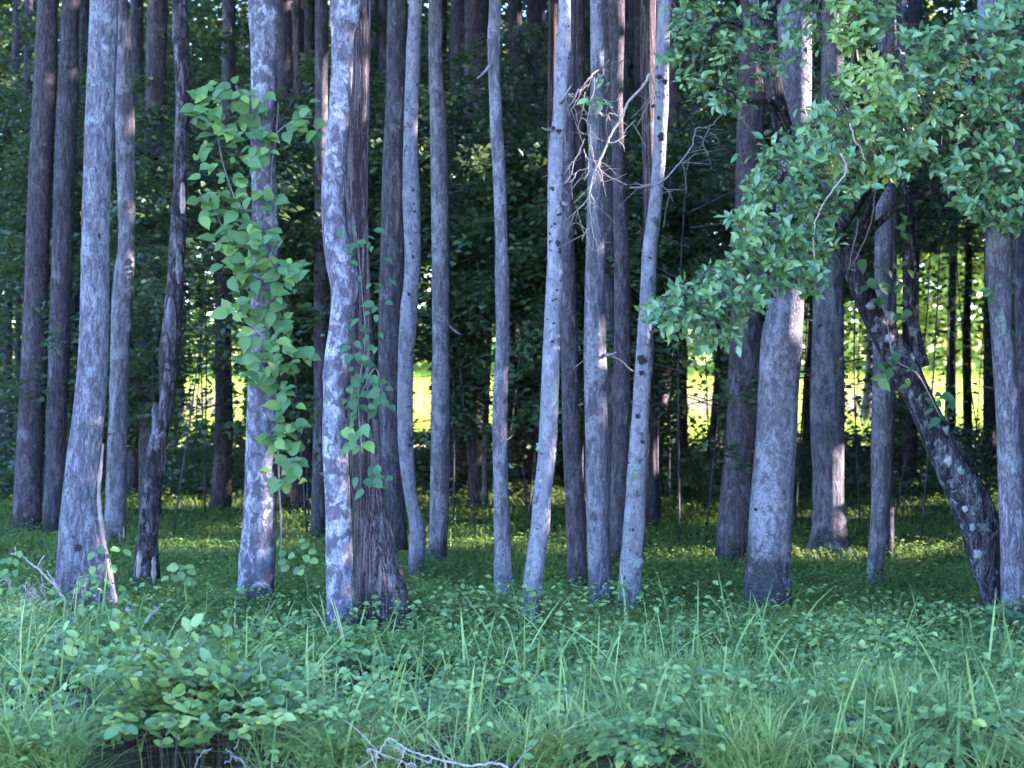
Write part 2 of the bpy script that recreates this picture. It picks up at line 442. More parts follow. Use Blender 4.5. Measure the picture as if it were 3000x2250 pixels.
def keep_mask(Q, size=0.0, near=0.35):
    ok = np.ones(len(Q), bool)
    for p, r in zip(HOLES_P, HOLES_R):
        v = Q - p
        t = v @ SUN
        d2 = (v * v).sum(1) - t * t
        ok &= ~((t > near) & (d2 < (r + size) ** 2))
    return ok

hole_line([(325, 1230), (300, 1400), (300, 1560), (345, 1790)], 16.6, 0.16)        # bare lower edge of the leaning pale trunk
hole_line([(30, 1680), (150, 1740), (250, 1690)], 15.8, 0.3)                       # brush at its foot
hole_line([(1085, 0), (1075, 270)], 15.2, 0.2)                                     # red bark
hole_line([(385, 70), (390, 340)], 22.7, 0.13)
hole(540, 575, 18.4, 0.14)
hole_line([(1645, 840), (1630, 1100), (1615, 1500)], 15.4, 0.17)                    # birch
hole_line([(1648, 400), (1648, 560)], 15.4, 0.05)
hole_line([(1625, 0), (1625, 380)], 24.0, 0.34)
hole_line([(1822, 0), (1815, 330)], 20.0, 0.32)
hole_line([(1910, 0), (1905, 360)], 21.1, 0.4)
hole_line([(1970, 950), (1965, 1130)], 26.0, 0.16)
hole_line([(1428, 1150), (1427, 1490)], 29.0, 0.16)
hole_line([(1232, 350), (1230, 570)], 23.0, 0.14)
hole(862, 240, 28, 0.2); hole(862, 400, 28, 0.2); hole(860, 510, 28, 0.15)
hole(2215, 205, 20.8, 0.15)
hole_line([(1650, 240), (1760, 220), (1740, 480)], 16.6, 0.2)                      # dead branches
hole_line([(1890, 250), (1750, 500), (1735, 560)], 16.2, 0.16)
hole_line([(2500, 230), (2620, 300), (2560, 480)], 14.7, 0.2)                      # top of the leaning tree's foliage
for px, py, r in ((680, 1475, .35), (1340, 1462, .4), (1530, 1465, .35), (1345, 1590, .25), (1640, 1590, .3), (2710, 1480, .35), (420, 1480, .3),
                  (560, 1500, .25), (1990, 1500, .2), (60, 1500, .3), (1200, 1470, .3)):
    hole(px, py, ground_dist(py), r)

# ---------------------------------------------------------------- ground, creek, meadow, sky beyond
for _ in range(60):
    hd = rng.uniform(21, 46); hx = rng.uniform(-.29, .29) * hd
    HOLES_P.append(np.array([hx, hd, .05])); HOLES_R.append(rng.uniform(.15, .42))
for _ in range(14):
    hd = rng.uniform(20, 44); hx = rng.uniform(-.29, .29) * hd
    HOLES_P.append(np.array([hx, hd, rng.uniform(.5, 1.9 + .2 * hd)])); HOLES_R.append(rng.uniform(.04, .14))

def grid_mesh(name, xs, ys, zf, mat):
    X, Y = np.meshgrid(xs, ys); Z = zf(X, Y)
    nx, ny = len(xs), len(ys)
    V = np.stack([X, Y, Z], -1).reshape(-1, 3)
    i = (np.arange(ny - 1)[:, None] * nx + np.arange(nx - 1)[None, :]).ravel()
    loops = np.stack([i, i + 1, i + nx + 1, i + nx], 1).ravel()
    n = len(i)
    return new_mesh(name, V, loops, np.arange(n) * 4, np.full(n, 4), mat, True)

m = Mat('forest_soil')
v = m.node('ShaderNodeTexCoord').outputs['Object']
n1 = m.noise(v, 1.3, 5, .6); n2 = m.noise(v, 22, 4, .65)
c = m.ramp(n2, [(.3, (0.022, 0.017, 0.014)), (.55, (0.05, 0.04, 0.03)), (.75, (0.09, 0.072, 0.055))])
c = m.mix(m.smooth(n1, .42, .6), c, (0.03, 0.045, 0.02))
m.surface(c, 0.95, n2, 0.8, 0.03, 0.1)
xs = np.concatenate([np.linspace(-90, -9, 30), np.linspace(-8.5, 8.5, 110), np.linspace(9, 90, 30)])
ys = np.concatenate([np.linspace(8.8, 16, 70), np.linspace(16.3, 52, 90)])
tag(link('forest_ground', grid_mesh('forest_ground', xs, ys, ground_z, m.m)), kind='structure')

def meadow_z(X, Y):
    return 0.02 + 0.026 * (Y - 52) + 0.12 * vnoise(X * .1, Y * .1, 1.7) * np.clip((Y - 52) / 4, 0, 1) + 0.004 * np.maximum(Y - 150, 0)
m = Mat('meadow_soil')
v = m.node('ShaderNodeTexCoord').outputs['Object']
n1 = m.noise(v, .5, 5, .6)
m.surface(m.ramp(n1, [(.3, (0.24, 0.31, 0.04)), (.7, (0.37, 0.41, 0.06))]), 0.95, n1, .5, .1, 0.1)
tag(link('meadow', grid_mesh('meadow', np.linspace(-400, 500, 60), np.concatenate([np.linspace(52.0, 160, 60), np.linspace(170, 900, 20)]), meadow_z, m.m)), kind='structure')

m = Mat('creek_water')
v = m.node('ShaderNodeTexCoord').outputs['Object']
n1 = m.noise(m.scaled(v, (1, 2.2, 1)), 2.4, 3, .5)
m.surface((0.018, 0.020, 0.016), 0.06, n1, 0.15, 0.05, 0.5)
tag(link('creek', grid_mesh('creek', np.linspace(-90, 90, 4), np.linspace(-40, 11.3, 4), lambda X, Y: 0 * X - 0.62, m.m)), kind='structure')

# ---------------------------------------------------------------- trees
LIMB_TARGETS = []
def tube_trunk(pts, seg, rough_amp, ridge_amp, seed, flare=0.0):
    """pts: rows (x, y, z, r) from base up; returns verts, quads"""
    p = np.asarray(pts, float)
    n = len(p)
    th = np.arange(seg) / seg * 2 * np.pi
    c, s = np.cos(th), np.sin(th)
    z = p[:, 2][:, None]
    base = p[:, 3][:, None]
    rr = np.random.default_rng(seed)
    k = 1.6
    nse = vnoise(c[None] * k + seed * 3.1, s[None] * k, z * 1.1) * 0.6 + vnoise(c[None] * 3.4, s[None] * 3.4 + seed, z * 3.2) * 0.4
    for _ in range(int(5 + (p[-1, 2] - p[0, 2]) * .9)):
        bz, bt, ba = rr.uniform(p[0, 2], p[0, 2] + 8), rr.uniform(0, 6.28), rr.uniform(.8, 2.6) * rr.choice([1, 1, -.6])
        dt = np.abs((th[None] - bt + np.pi) % (2 * np.pi) - np.pi)
        nse = nse + ba * np.exp(-(dt / .5) ** 2 - ((z - bz) / rr.uniform(.05, .16)) ** 2)
    ridge = vnoise(c[None] * 7 + seed, s[None] * 7, z * 0.9)
    r = base * (1 + rough_amp * nse + ridge_amp * ridge)
    if flare:
        z0 = z - p[0, 2]
        nb = 4 + seed % 3
        r = r * (1 + flare * np.exp(-z0 / 0.16) * (0.5 + 0.5 * np.sin(nb * th + seed)[None]))
    V = np.stack([p[:, 0][:, None] + r * c[None], p[:, 1][:, None] + r * s[None], np.broadcast_to(z, r.shape)], -1).reshape(-1, 3)
    i = (np.arange(n - 1)[:, None] * seg + np.arange(seg)[None]).ravel()
    j = (np.arange(n - 1)[:, None] * seg + (np.arange(seg)[None] + 1) % seg).ravel()
    loops = np.stack([i, j, j + seg, i + seg], 1).ravel()
    return V, loops, len(i)

TREES = []
def tree(name, label, mat, rows, base_row=None, d=None, top=14.0, seg=36, rough=0.06, ridge=0.025, flare=0.28, cat='tree',
         group=None, crown=True, crown_r=2.6, depth_lean=0.0):
    """rows: (y, x_left, x_right) of the trunk in the photograph, from the top down"""
    if d is None: d = ground_dist(base_row)
    rows = sorted(rows)
    P = []
    for y, xl, xr in rows:
        q = at((xl + xr) / 2, y, d)
        P.append((q.x, q.y, q.z, (xr - xl) / 2 / F * d))
    P = np.asarray(P)[::-1]                      # base first
    seed = len(TREES) * 7 + 3
    zb = float(ground_z(P[0, 0], d))
    if P[0, 2] > zb:                             # run the line down to the ground
        if len(P) > 1:
            sl_ = (P[0, :2] - P[1, :2]) / max(0.3, P[1, 2] - P[0, 2]) * 0.6
        else:
            sl_ = np.zeros(2)
        h = P[0, 2] - zb
        P = np.vstack([[P[0, 0] + sl_[0] * h, d, zb, P[0, 3] * 1.06], P])
    P = np.vstack([[P[0, 0], d, zb - 0.25, P[0, 3] * 1.1], P])
    zt = max(P[-1, 2] + 1.5, top)
    k = (P[-1, :2] - P[-2, :2]) / max(0.5, P[-1, 2] - P[-2, 2])
    k = np.clip(k, -0.12, 0.12)
    n_up = 5
    up = []
    for i in range(1, n_up + 1):
        f = i / n_up; h = (zt - P[-1, 2]) * f
        up.append((P[-1, 0] + k[0] * h * (1 - .4 * f) + rng.normal(0, .06) * f, d + rng.normal(0, .1) * f, P[-1, 2] + h, P[-1, 3] * (1 - 0.62 * f)))
    P = np.vstack([P, up])
    P[:, 1] += 0.05 * np.sin(P[:, 2] * 0.9 + seed) + depth_lean * P[:, 2]
    # resample along the height
    nfine = 110 if seg >= 30 else 60
    zvis = at(1500, -40, d).z
    zz = np.concatenate([np.linspace(P[0, 2], zvis, nfine), np.linspace(zvis, zt, 14)[1:]])
    zz = zz[zz <= zt + 1e-6]
    sp = spline(P, 400)
    order = np.argsort(sp[:, 2])
    sp = sp[order]
    Q = np.stack([np.interp(zz, sp[:, 2], sp[:, 0]), np.interp(zz, sp[:, 2], sp[:, 1]), zz, np.maximum(.012, np.interp(zz, sp[:, 2], sp[:, 3]))], 1)
    base = (Q[0, 0], d, zb)
    V, loops, nf = tube_trunk(Q, seg, rough, ridge, seed, flare)
    root = empty(name, base, label, cat, group)
    me = new_mesh('trunk', V - np.asarray(base), loops, np.arange(nf) * 4, np.full(nf, 4), B[mat], True)
    link('trunk', me, root)
    if crown:
        make_crown(root, base, Q, zt, crown_r, seed, d, B[mat])
    TREES.append((root, Q, d))
    return root, Q, base

def make_crown(root, base, Q, zt, cr, seed, d, bmat):
    rr = np.random.default_rng(seed)
    zlo = max(6.5, at(1500, -60, d).z + 0.4)
    zhi = zt + 1.0
    top = Q[-1]
    # limbs
    acc = Acc()
    tips = []
    for i in range(6):
        zs = zlo + 0.2 + (zt - zlo) * rr.uniform(0, .75)
        k = np.searchsorted(Q[:, 2], zs); k = min(k, len(Q) - 1)
        a = Q[k, :3]; ang = rr.uniform(0, 6.28); ln = cr * rr.uniform(.5, .95)
        b = a + np.array([math.cos(ang) * ln, math.sin(ang) * ln, ln * rr.uniform(.3, .8)])
        mid = (a + b) / 2 + np.array([0, 0, -.1 * ln])
        acc.tube(spline([a, mid, b], 6), np.linspace(Q[k, 3] * .5, .012, 6), 5)
        tips.append(b)
    acc.build('limbs', bmat, root, base)['kind'] = 'stuff'
    n = 420
    cz = (zlo + zhi) / 2 + 0.3
    # clumps round the limb tips
    cen = [np.array([top[0], top[1], cz])] + tips + [np.array([top[0] + rr.normal(0, cr * .5), top[1] + rr.normal(0, cr * .5), rr.uniform(zlo + .5, zhi)]) for _ in range(7)]
    cen = np.asarray(cen)
    pick = rr.integers(0, len(cen), n)
    off = rr.normal(0, 1, (n, 3)) * np.array([.62, .62, .42]) * (cr / 2.6) * 1.1
    P = cen[pick] + off
    P[:, 2] = np.where(P[:, 2] < zlo, zlo + rr.uniform(0, .5, n), P[:, 2])
    m = keep_mask(P, 0.10)
    P = P[m]; n = len(P)
    D = rand_dirs(n, -.7, .4); N = unit(rand_dirs(n, .1, 1) + np.array([0, 0, .7]))
    L = rr.uniform(.22, .42, n)
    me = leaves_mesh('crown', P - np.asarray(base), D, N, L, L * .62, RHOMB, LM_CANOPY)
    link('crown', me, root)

def z2(zx, zy, ox=0, oy=0):
    return ox + zx / 2.074, oy + zy / 2.074

T = {}
T['curved'] = tree('forest_tree', 'pale grey trunk curving at the foot with a bare sunlit wood strip, left side', 'grey',
     [(0, 259, 341), (200, 253, 336), (400, 246, 330), (600, 241, 323), (750, 240, 322), (991, 236, 320), (1194, 219, 312), (1353, 198, 296), (1473, 184, 294), (1546, 177, 304), (1667, 166, 326), (1763, 160, 340), (1800, 158, 346)],
     1795, seg=48, rough=.05, ridge=.025, flare=.1)
T['behind_curved'] = tree('forest_tree', 'grey trunk close behind the right side of the curving pale trunk', 'mid',
     [(0, 335, 376), (50, 338, 378), (250, 334, 388), (400, 337, 393), (700, 345, 393), (850, 328, 388), (1150, 323, 376), (1400, 313, 374), (1580, 306, 371)], 1605, rough=.07)
T['dead'] = tree('dead_tree', 'dead trunk with peeling dark bark and a split blackened base', 'dead',
     [(0, 504, 549), (100, 507, 554), (200, 509, 558), (300, 512, 555), (500, 506, 547), (600, 501, 545), (750, 492, 538), (895, 484, 533), (1039, 465, 522), (1184, 465, 508), (1329, 430, 485), (1473, 416, 475), (1571, 405, 466), (1691, 388, 472), (1725, 384, 474)],
     1727, rough=.13, ridge=.05)
T['vine'] = tree('forest_tree', 'pale mottled trunk with a large leafed vine hanging round it', 'mottled',
     [(0, 731, 820), (150, 736, 811), (400, 734, 803), (600, 735, 811), (750, 733, 814), (950, 730, 811), (1100, 726, 803), (1250, 721, 810), (1450, 716, 812), (1550, 711, 808), (1700, 701, 804), (1770, 697, 802)], 1775, seg=48, rough=.05)
T['wavy'] = tree('forest_tree', 'pale lichened wavy trunk pressed against the red barked leaning trunk', 'mottled',
     [(0, 970, 1058), (100, 972, 1040), (200, 971, 1036), (300, 966, 1029), (400, 955, 1018), (500, 946, 1010), (600, 941, 1007), (700, 946, 1019), (780, 956, 1043), (850, 970, 1047), (950, 964, 1030), (1050, 949, 1020), (1150, 945, 1013), (1300, 942, 1017), (1450, 950, 1024), (1600, 953, 1031), (1750, 957, 1037), (1860, 962, 1044)], 1868, seg=44, rough=.07)
T['red'] = tree('cedar_tree', 'shaggy reddish barked trunk leaning out to a broad rotten base', 'cedar',
     [(0, 1040, 1088), (150, 1036, 1086), (300, 1028, 1083), (500, 1010, 1079), (750, 1022, 1081), (1000, 1015, 1094), (1150, 1016, 1096), (1250, 1018, 1111), (1400, 1025, 1120), (1500, 1030, 1133), (1560, 1030, 1146), (1643, 1036, 1167), (1739, 1041, 1196), (1836, 1048, 1212)], 1850, d=15.35, seg=44, rough=.06, ridge=.04)
T['dark7'] = tree('forest_tree', 'broad dark furrowed trunk just left of the thin wavy pale trunk', 'dark',
     [(0, 1135, 1193), (300, 1130, 1190), (500, 1120, 1187), (700, 1116, 1188), (1000, 1108, 1182), (1250, 1110, 1178), (1400, 1115, 1180), (1600, 1120, 1196)], 1640, rough=.04)
T['thin8'] = tree('forest_tree', 'thin smooth pale trunk with S bends and a lichen crusted foot', 'pale',
     [(0, 1198, 1236), (200, 1188, 1231), (400, 1182, 1224), (600, 1181, 1232), (750, 1186, 1234), (850, 1181, 1227), (950, 1171, 1222), (1050, 1166, 1212), (1200, 1164, 1210), (1300, 1166, 1212), (1400, 1176, 1217), (1480, 1188, 1228), (1550, 1199, 1246), (1650, 1195, 1242), (1712, 1192, 1236)], 1714, rough=.05, ridge=.01)
T['straight9'] = tree('forest_tree', 'straight grey brown trunk right beside the thin S bent pale trunk', 'mid',
     [(0, 1255, 1295), (200, 1255, 1297), (400, 1260, 1308), (600, 1263, 1314), (750, 1265, 1316), (1000, 1267, 1316), (1250, 1264, 1317), (1450, 1260, 1316), (1600, 1255, 1310)], 1665, rough=.03)
T['mid10'] = tree('forest_tree', 'slender grey trunk with a slight kink and dark hollow foot in the middle', 'mid',
     [(0, 1433, 1468), (100, 1427, 1465), (250, 1431, 1467), (400, 1436, 1475), (500, 1443, 1482), (700, 1451, 1487), (800, 1451, 1492), (1000, 1453, 1494), (1200, 1442, 1487), (1400, 1446, 1489), (1600, 1448, 1497), (1740, 1449, 1503)], 1762, rough=.06)
T['birch'] = tree('birch_tree', 'pale birch trunk with its right side in warm sun', 'birch',
     [(0, 1637, 1672), (100, 1632, 1673), (200, 1625, 1670), (340, 1620, 1661), (390, 1612, 1655), (500, 1605, 1651), (750, 1603, 1648), (850, 1598, 1646), (1000, 1591, 1641), (1200, 1583, 1636), (1350, 1574, 1627), (1450, 1562, 1615), (1550, 1554, 1610), (1600, 1546, 1602), (1700, 1534, 1590), (1800, 1528, 1586)], 1845, seg=44, rough=.04, ridge=.01)
T['b12'] = tree('forest_tree', 'dark brownish trunk directly right of the sunlit birch', 'brown',
     [(0, 1655, 1687), (400, 1650, 1684), (750, 1648, 1685), (1000, 1643, 1692), (1250, 1647, 1697), (1450, 1654, 1712), (1600, 1660, 1717), (1730, 1665, 1722)], 1742, rough=.07)
T['b13'] = tree('forest_tree', 'straight grey trunk standing between the birch and the black spotted trunk', 'mid',
     [(0, 1728, 1768), (200, 1730, 1770), (400, 1725, 1771), (750, 1716, 1771), (1000, 1712, 1776), (1300, 1716, 1781), (1450, 1718, 1783), (1650, 1722, 1790), (1760, 1727, 1797)], 1782, rough=.03)
T['b14'] = tree('forest_tree', 'slim trunk with pink sunlit bark at the top, left of the black spotted trunk', 'brown',
     [(0, 1780, 1829), (200, 1788, 1825), (350, 1790, 1824), (600, 1797, 1836), (900, 1800, 1849), (1250, 1796, 1845), (1450, 1788, 1839)], 1660, d=20.0, rough=.05)
T['spot'] = tree('birch_tree', 'black spotted pale trunk with big green lichen patches on its lower part', 'birch',
     [(0, 1926, 1966), (200, 1918, 1960), (400, 1914, 1952), (500, 1909, 1947), (600, 1900, 1939), (700, 1886, 1927), (750, 1880, 1924), (850, 1876, 1921), (1000, 1866, 1912), (1100, 1861, 1911), (1200, 1854, 1904), (1350, 1841, 1899), (1450, 1834, 1893), (1600, 1822, 1885), (1700, 1813, 1879), (1790, 1803, 1872)], 1803, seg=44, rough=.06, ridge=.015)
T['lit7'] = tree('forest_tree', 'trunk glowing pink in sun at the top, just left of the black spotted trunk', 'cedar',
     [(0, 1876, 1922), (200, 1876, 1921), (400, 1880, 1922), (700, 1884, 1924), (1100, 1876, 1915), (1500, 1850, 1890)], 1640, d=21.1, rough=.03)
T['sliver16'] = tree('forest_tree', 'brown trunk right behind the black spotted trunk with a thin sunlit edge', 'brown',
     [(0, 1962, 1998), (300, 1958, 1992), (500, 1950, 1986), (900, 1930, 1974), (950, 1927, 1972), (1100, 1921, 1967), (1250, 1902, 1947), (1450, 1893, 1937)], 1535, rough=.04)
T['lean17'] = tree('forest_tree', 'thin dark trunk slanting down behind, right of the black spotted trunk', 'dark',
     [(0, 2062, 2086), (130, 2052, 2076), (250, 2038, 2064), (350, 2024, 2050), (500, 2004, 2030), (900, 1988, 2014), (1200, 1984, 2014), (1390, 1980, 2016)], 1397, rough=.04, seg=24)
T['sil18'] = tree('forest_tree', 'black silhouetted trunk against the bright meadow left of the twin trunks', 'dark',
     [(0, 2140, 2166), (600, 2120, 2148), (1000, 2100, 2132), (1250, 2078, 2122), (1375, 2062, 2116)], 1380, rough=.03, seg=24)
T['left19'] = tree('forest_tree', 'broad purple brown trunk close behind the left of the thickest pale trunk', 'brown',
     [(0, 2168, 2240), (400, 2160, 2238), (700, 2152, 2236), (1000, 2138, 2228), (1250, 2128, 2215), (1450, 2108, 2200), (1640, 2090, 2196)], 1652, seg=40, rough=.04, ridge=.03)
T['big20'] = tree('forest_tree', 'thickest pale grey trunk with a dark mossy base, right of centre', 'mossy',
     [(0, 2275, 2374), (300, 2288, 2378), (600, 2276, 2368), (850, 2258, 2358), (1000, 2232, 2350), (1150, 2223, 2339), (1300, 2212, 2333), (1450, 2197, 2322), (1600, 2187, 2316), (1700, 2178, 2315), (1780, 2172, 2320)], 1792, seg=56, rough=.03, ridge=.02)
T['t25'] = tree('forest_tree', 'broad dark trunk with a flared root base between the thickest trunk and a slim one', 'mid',
     [(0, 2408, 2470), (400, 2400, 2470), (700, 2392, 2470), (850, 2384, 2472), (1000, 2381, 2472), (1200, 2374, 2474), (1450, 2383, 2472), (1560, 2374, 2482), (1612, 2360, 2500)], 1622, seg=40, rough=.03)
T['t25b'] = tree('forest_tree', 'narrow black trunk peeping out behind the flared dark trunk on its left', 'dark',
     [(0, 2392, 2426), (800, 2374, 2410), (1000, 2366, 2400), (1250, 2352, 2396), (1390, 2346, 2396)], 1400, rough=.03, seg=24)
T['t26'] = tree('forest_tree', 'slim grey trunk left of the leaning lichened trunk, a little bent at the foot', 'mid',
     [(0, 2572, 2614), (500, 2566, 2618), (650, 2562, 2614), (950, 2560, 2611), (1150, 2558, 2612), (1300, 2555, 2614), (1450, 2556, 2611), (1550, 2551, 2601), (1650, 2543, 2592), (1720, 2536, 2590)], 1735, rough=.04)
T['t26b'] = tree('forest_tree', 'dark trunk half hidden by the slim bent grey trunk on its right', 'dark',
     [(0, 2600, 2632), (900, 2590, 2624), (1300, 2588, 2620), (1600, 2586, 2622)], 1645, rough=.03, seg=24)
T['t23'] = tree('forest_tree', 'pale grey trunk at the right end, upright beside the leaning lichened trunk', 'grey',
     [(0, 2866, 2934), (500, 2876, 2944), (700, 2883, 2956), (850, 2888, 2960), (1000, 2900, 2964), (1200, 2914, 2984), (1450, 2926, 3001), (1600, 2933, 3012), (1800, 2938, 3020)], 1845, seg=44, rough=.04)
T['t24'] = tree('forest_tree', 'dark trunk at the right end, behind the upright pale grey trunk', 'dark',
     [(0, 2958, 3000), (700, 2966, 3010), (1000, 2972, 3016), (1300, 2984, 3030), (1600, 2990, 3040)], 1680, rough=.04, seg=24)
T['t27a'] = tree('forest_tree', 'left one of two thin dark trunks against the bright meadow at the right', 'dark',
     [(0, 2790, 2812), (750, 2780, 2806), (1000, 2774, 2800), (1200, 2770, 2800)], 1318, rough=.03, seg=20)
T['t27b'] = tree('forest_tree', 'right one of two thin dark trunks against the bright meadow at the right', 'dark',
     [(0, 2838, 2862), (750, 2828, 2850), (1000, 2820, 2845), (1330, 2822, 2850)], 1345, rough=.03, seg=20)
T['t28'] = tree('forest_tree', 'narrow dark trunk in the meadow gap between flared trunk and slim bent trunk', 'dark',
     [(0, 2550, 2572), (900, 2540, 2562), (1100, 2534, 2560), (1215, 2520, 2558)], 1290, rough=.03, seg=20)
T['L1'] = tree('forest_tree', 'broad dark reddish trunk nearest the left edge', 'brown',
     [(0, 112, 170), (200, 104, 170), (400, 93, 160), (600, 81, 149), (750, 74, 141), (1000, 63, 135), (1200, 53, 129), (1400, 44, 123), (1540, 38, 121)], 1557, rough=.03, seg=40)
T['L2'] = tree('forest_tree', 'dark trunk between the broad reddish trunk and the curving pale trunk', 'dark',
     [(0, 180, 234), (100, 178, 231), (400, 166, 227), (600, 159, 218), (1000, 142, 203), (1200, 135, 194), (1400, 130, 186), (1550, 122, 178)], 1566, rough=.03)
T['L3'] = tree('forest_tree', 'thin black trunk before the bright gap at the far left edge', 'dark',
     [(0, 40, 64), (600, 22, 46), (900, 12, 37), (1150, 8, 36), (1350, 4, 36)], 1370, rough=.03, seg=24)
T['L3b'] = tree('forest_tree', 'thin black trunk touching the left of the broad reddish trunk', 'dark',
     [(0, 76, 98), (600, 58, 80), (900, 46, 64), (1350, 40, 62)], 1378, rough=.03, seg=20)
T['L7'] = tree('forest_tree', 'purple grey trunk in deep shade left of the dead peeling trunk', 'brown',
     [(0, 430, 490), (200, 425, 486), (430, 420, 480), (900, 412, 472), (1500, 405, 470)], 1520, rough=.03, seg=28)
T['L4'] = tree('forest_tree', 'dark trunk standing alone before the bright gap left of the vine covered trunk', 'brown',
     [(0, 652, 692), (150, 651, 691), (500, 640, 688), (750, 631, 685), (1000, 631, 678), (1250, 630, 685), (1400, 622, 680), (1485, 612, 678)], 1493, rough=.04, seg=32)
T['L5'] = tree('forest_tree', 'shaded trunk with small sunlit flecks just right of the vine covered trunk', 'brown',
     [(0, 812, 852), (200, 812, 858), (600, 816, 864), (1200, 820, 856), (1480, 816, 856)], 1497, rough=.04, seg=28)
T['L5b'] = tree('forest_tree', 'reddish stem with a spreading root flare behind the vine covered trunk', 'cedar',
     [(0, 858, 882), (700, 858, 886), (1200, 854, 890), (1450, 853, 896), (1490, 848, 910)], 1505, d=27.6, rough=.05, seg=24)
T['L6'] = tree('forest_tree', 'dim trunk showing left of the pale wavy lichened trunk', 'dark',
     [(0, 925, 962), (700, 920, 958), (1200, 918, 956), (1550, 910, 956)], 1580, rough=.04, seg=28)
T['C1'] = tree('forest_tree', 'wide shadowy trunk behind the slender kinked grey trunk', 'brown',
     [(0, 1362, 1430), (400, 1358, 1432), (700, 1350, 1428), (1000, 1332, 1416), (1250, 1372, 1418), (1480, 1370, 1418)], 1490, rough=.05, seg=32)
T['C1b'] = tree('forest_tree', 'thin stem with a bright sunlit edge in front of the wide shadowy trunk', 'mid',
     [(0, 1436, 1452), (700, 1428, 1444), (1000, 1424, 1440), (1250, 1414, 1432), (1490, 1412, 1430)], 1498, rough=.02, seg=20)
T['C2'] = tree('forest_tree', 'thin black trunk just right of the slender kinked grey trunk, upper half', 'dark',
     [(0, 1488, 1512), (400, 1488, 1511), (800, 1492, 1516), (1400, 1496, 1520)], 1420, rough=.03, seg=20)
T['C3'] = tree('forest_tree', 'dim broad trunk deep in the wood left of the sunlit birch', 'dark',
     [(0, 1545, 1598), (300, 1538, 1594), (700, 1532, 1590), (1000, 1526, 1588), (1400, 1520, 1590)], 1440, rough=.03, seg=28)
T['C5'] = tree('forest_tree', 'trunk sunlit at the top, mostly hidden left behind the birch', 'cedar',
     [(0, 1606, 1634), (300, 1604, 1632), (600, 1602, 1630), (1000, 1590, 1620), (1500, 1572, 1604)], 1570, rough=.03, seg=24)

# leaning lichened tree on the right, with the foliage that hangs over the view
LEAN = [(40, 2196, 2242), (200, 2232, 2284), (375, 2270, 2326), (560, 2352, 2414), (690, 2410, 2470), (750, 2450, 2528), (900, 2508, 2580), (1039, 2576, 2672), (1184, 2652, 2740), (1329, 2716, 2822),
        (1449, 2770, 2892), (1546, 2812, 2924), (1643, 2840, 2938), (1739, 2870, 2942), (1800, 2884, 2946)]
d_lean = 16.25
lean_root, lean_Q, lean_base = tree('leaning_tree', 'dark leaning trunk with lichen discs and oval leaved boughs, at the right', 'lichen', LEAN, 1805, d=d_lean, top=5.6, seg=44, rough=.06, ridge=.05, crown=False)

# more trunks deep in the shade
GB = 'dim trunks deep in the wood'
for px, row, w, lean in ((760, 1425, 34, -.01), (905, 1430, 40, .0), (1075, 1410, 42, .02), (1280, 1402, 34, .01), (1585, 1410, 30, -.02), (1770, 1420, 44, .0),
                         (1845, 1400, 36, .01), (1725, 1395, 30, .0), (300, 1400, 36, .0), (215, 1425, 40, .02), (120, 1390, 26, .0), (2250, 1400, 44, .0), (2660, 1420, 44, .015), (2900, 1400, 34, .0), (1630, 1425, 46, 0), (1694, 1560, 26, .005), (1790, 1590, 32, -.004), (1828, 1500, 30, .0), (1905, 1560, 40, .006), (1752, 1480, 44, .0), (1870, 1455, 34, .004), (1345, 1450, 52, .0), (1505, 1445, 36, .004), (1000, 1440, 44, 0.0), (880, 1460, 30, -.003), (205, 1470, 44, .004), (395, 1455, 36, .006), (1130, 1440, 40, 0)):
    if not w: continue
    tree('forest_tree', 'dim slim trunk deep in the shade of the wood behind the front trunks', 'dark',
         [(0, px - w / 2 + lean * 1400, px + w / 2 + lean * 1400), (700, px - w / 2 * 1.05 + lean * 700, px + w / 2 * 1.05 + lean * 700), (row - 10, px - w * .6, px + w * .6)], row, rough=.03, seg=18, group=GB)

# second stem of the leaning tree, rising from the fork
acc = Acc()
st = [at(x, y, d_lean) for x, y in ((2700, 1075), (2682, 1000), (2668, 920), (2664, 800), (2660, 600), (2650, 300), (2640, 0))]
acc.tube(spline(st, 30), np.linspace(24, 16, 30) / F * d_lean, 14)
acc.build('stem', B['lichen'], lean_root, lean_base)

# lichen discs on the leaning trunk, crusts on the spotted trunk, knots
def disc_on(parent, base, px, py, d, rpx, mat, name, ry=1.0, seed=0, thick=0.012):
    r_ = np.random.default_rng(seed)
    n = 18
    th = np.arange(n) / n * 2 * np.pi
    rad = rpx * (1 + .22 * r_.normal(0, 1, n).clip(-1.5, 1.5))
    c = at(px, py, d)
    k = d / F
    outer = np.stack([c.x + rad * np.cos(th) * k, np.full(n, c.y + .012), c.z + rad * ry * np.sin(th) * k], 1)
    inner = np.stack([c.x + rad * .8 * np.cos(th) * k, np.full(n, c.y - thick), c.z + rad * .8 * ry * np.sin(th) * k], 1)
    a = Acc()
    a.poly(np.vstack([outer, inner, [[c.x, c.y - thick * (1.05 if name == 'lichen_patch' else .35), c.z]]]),
           [(i, (i + 1) % n, n + (i + 1) % n, n + i) for i in range(n)] + [(n + i, n + (i + 1) % n, 2 * n) for i in range(n)])
    return a.build(name, mat, parent, base, True)

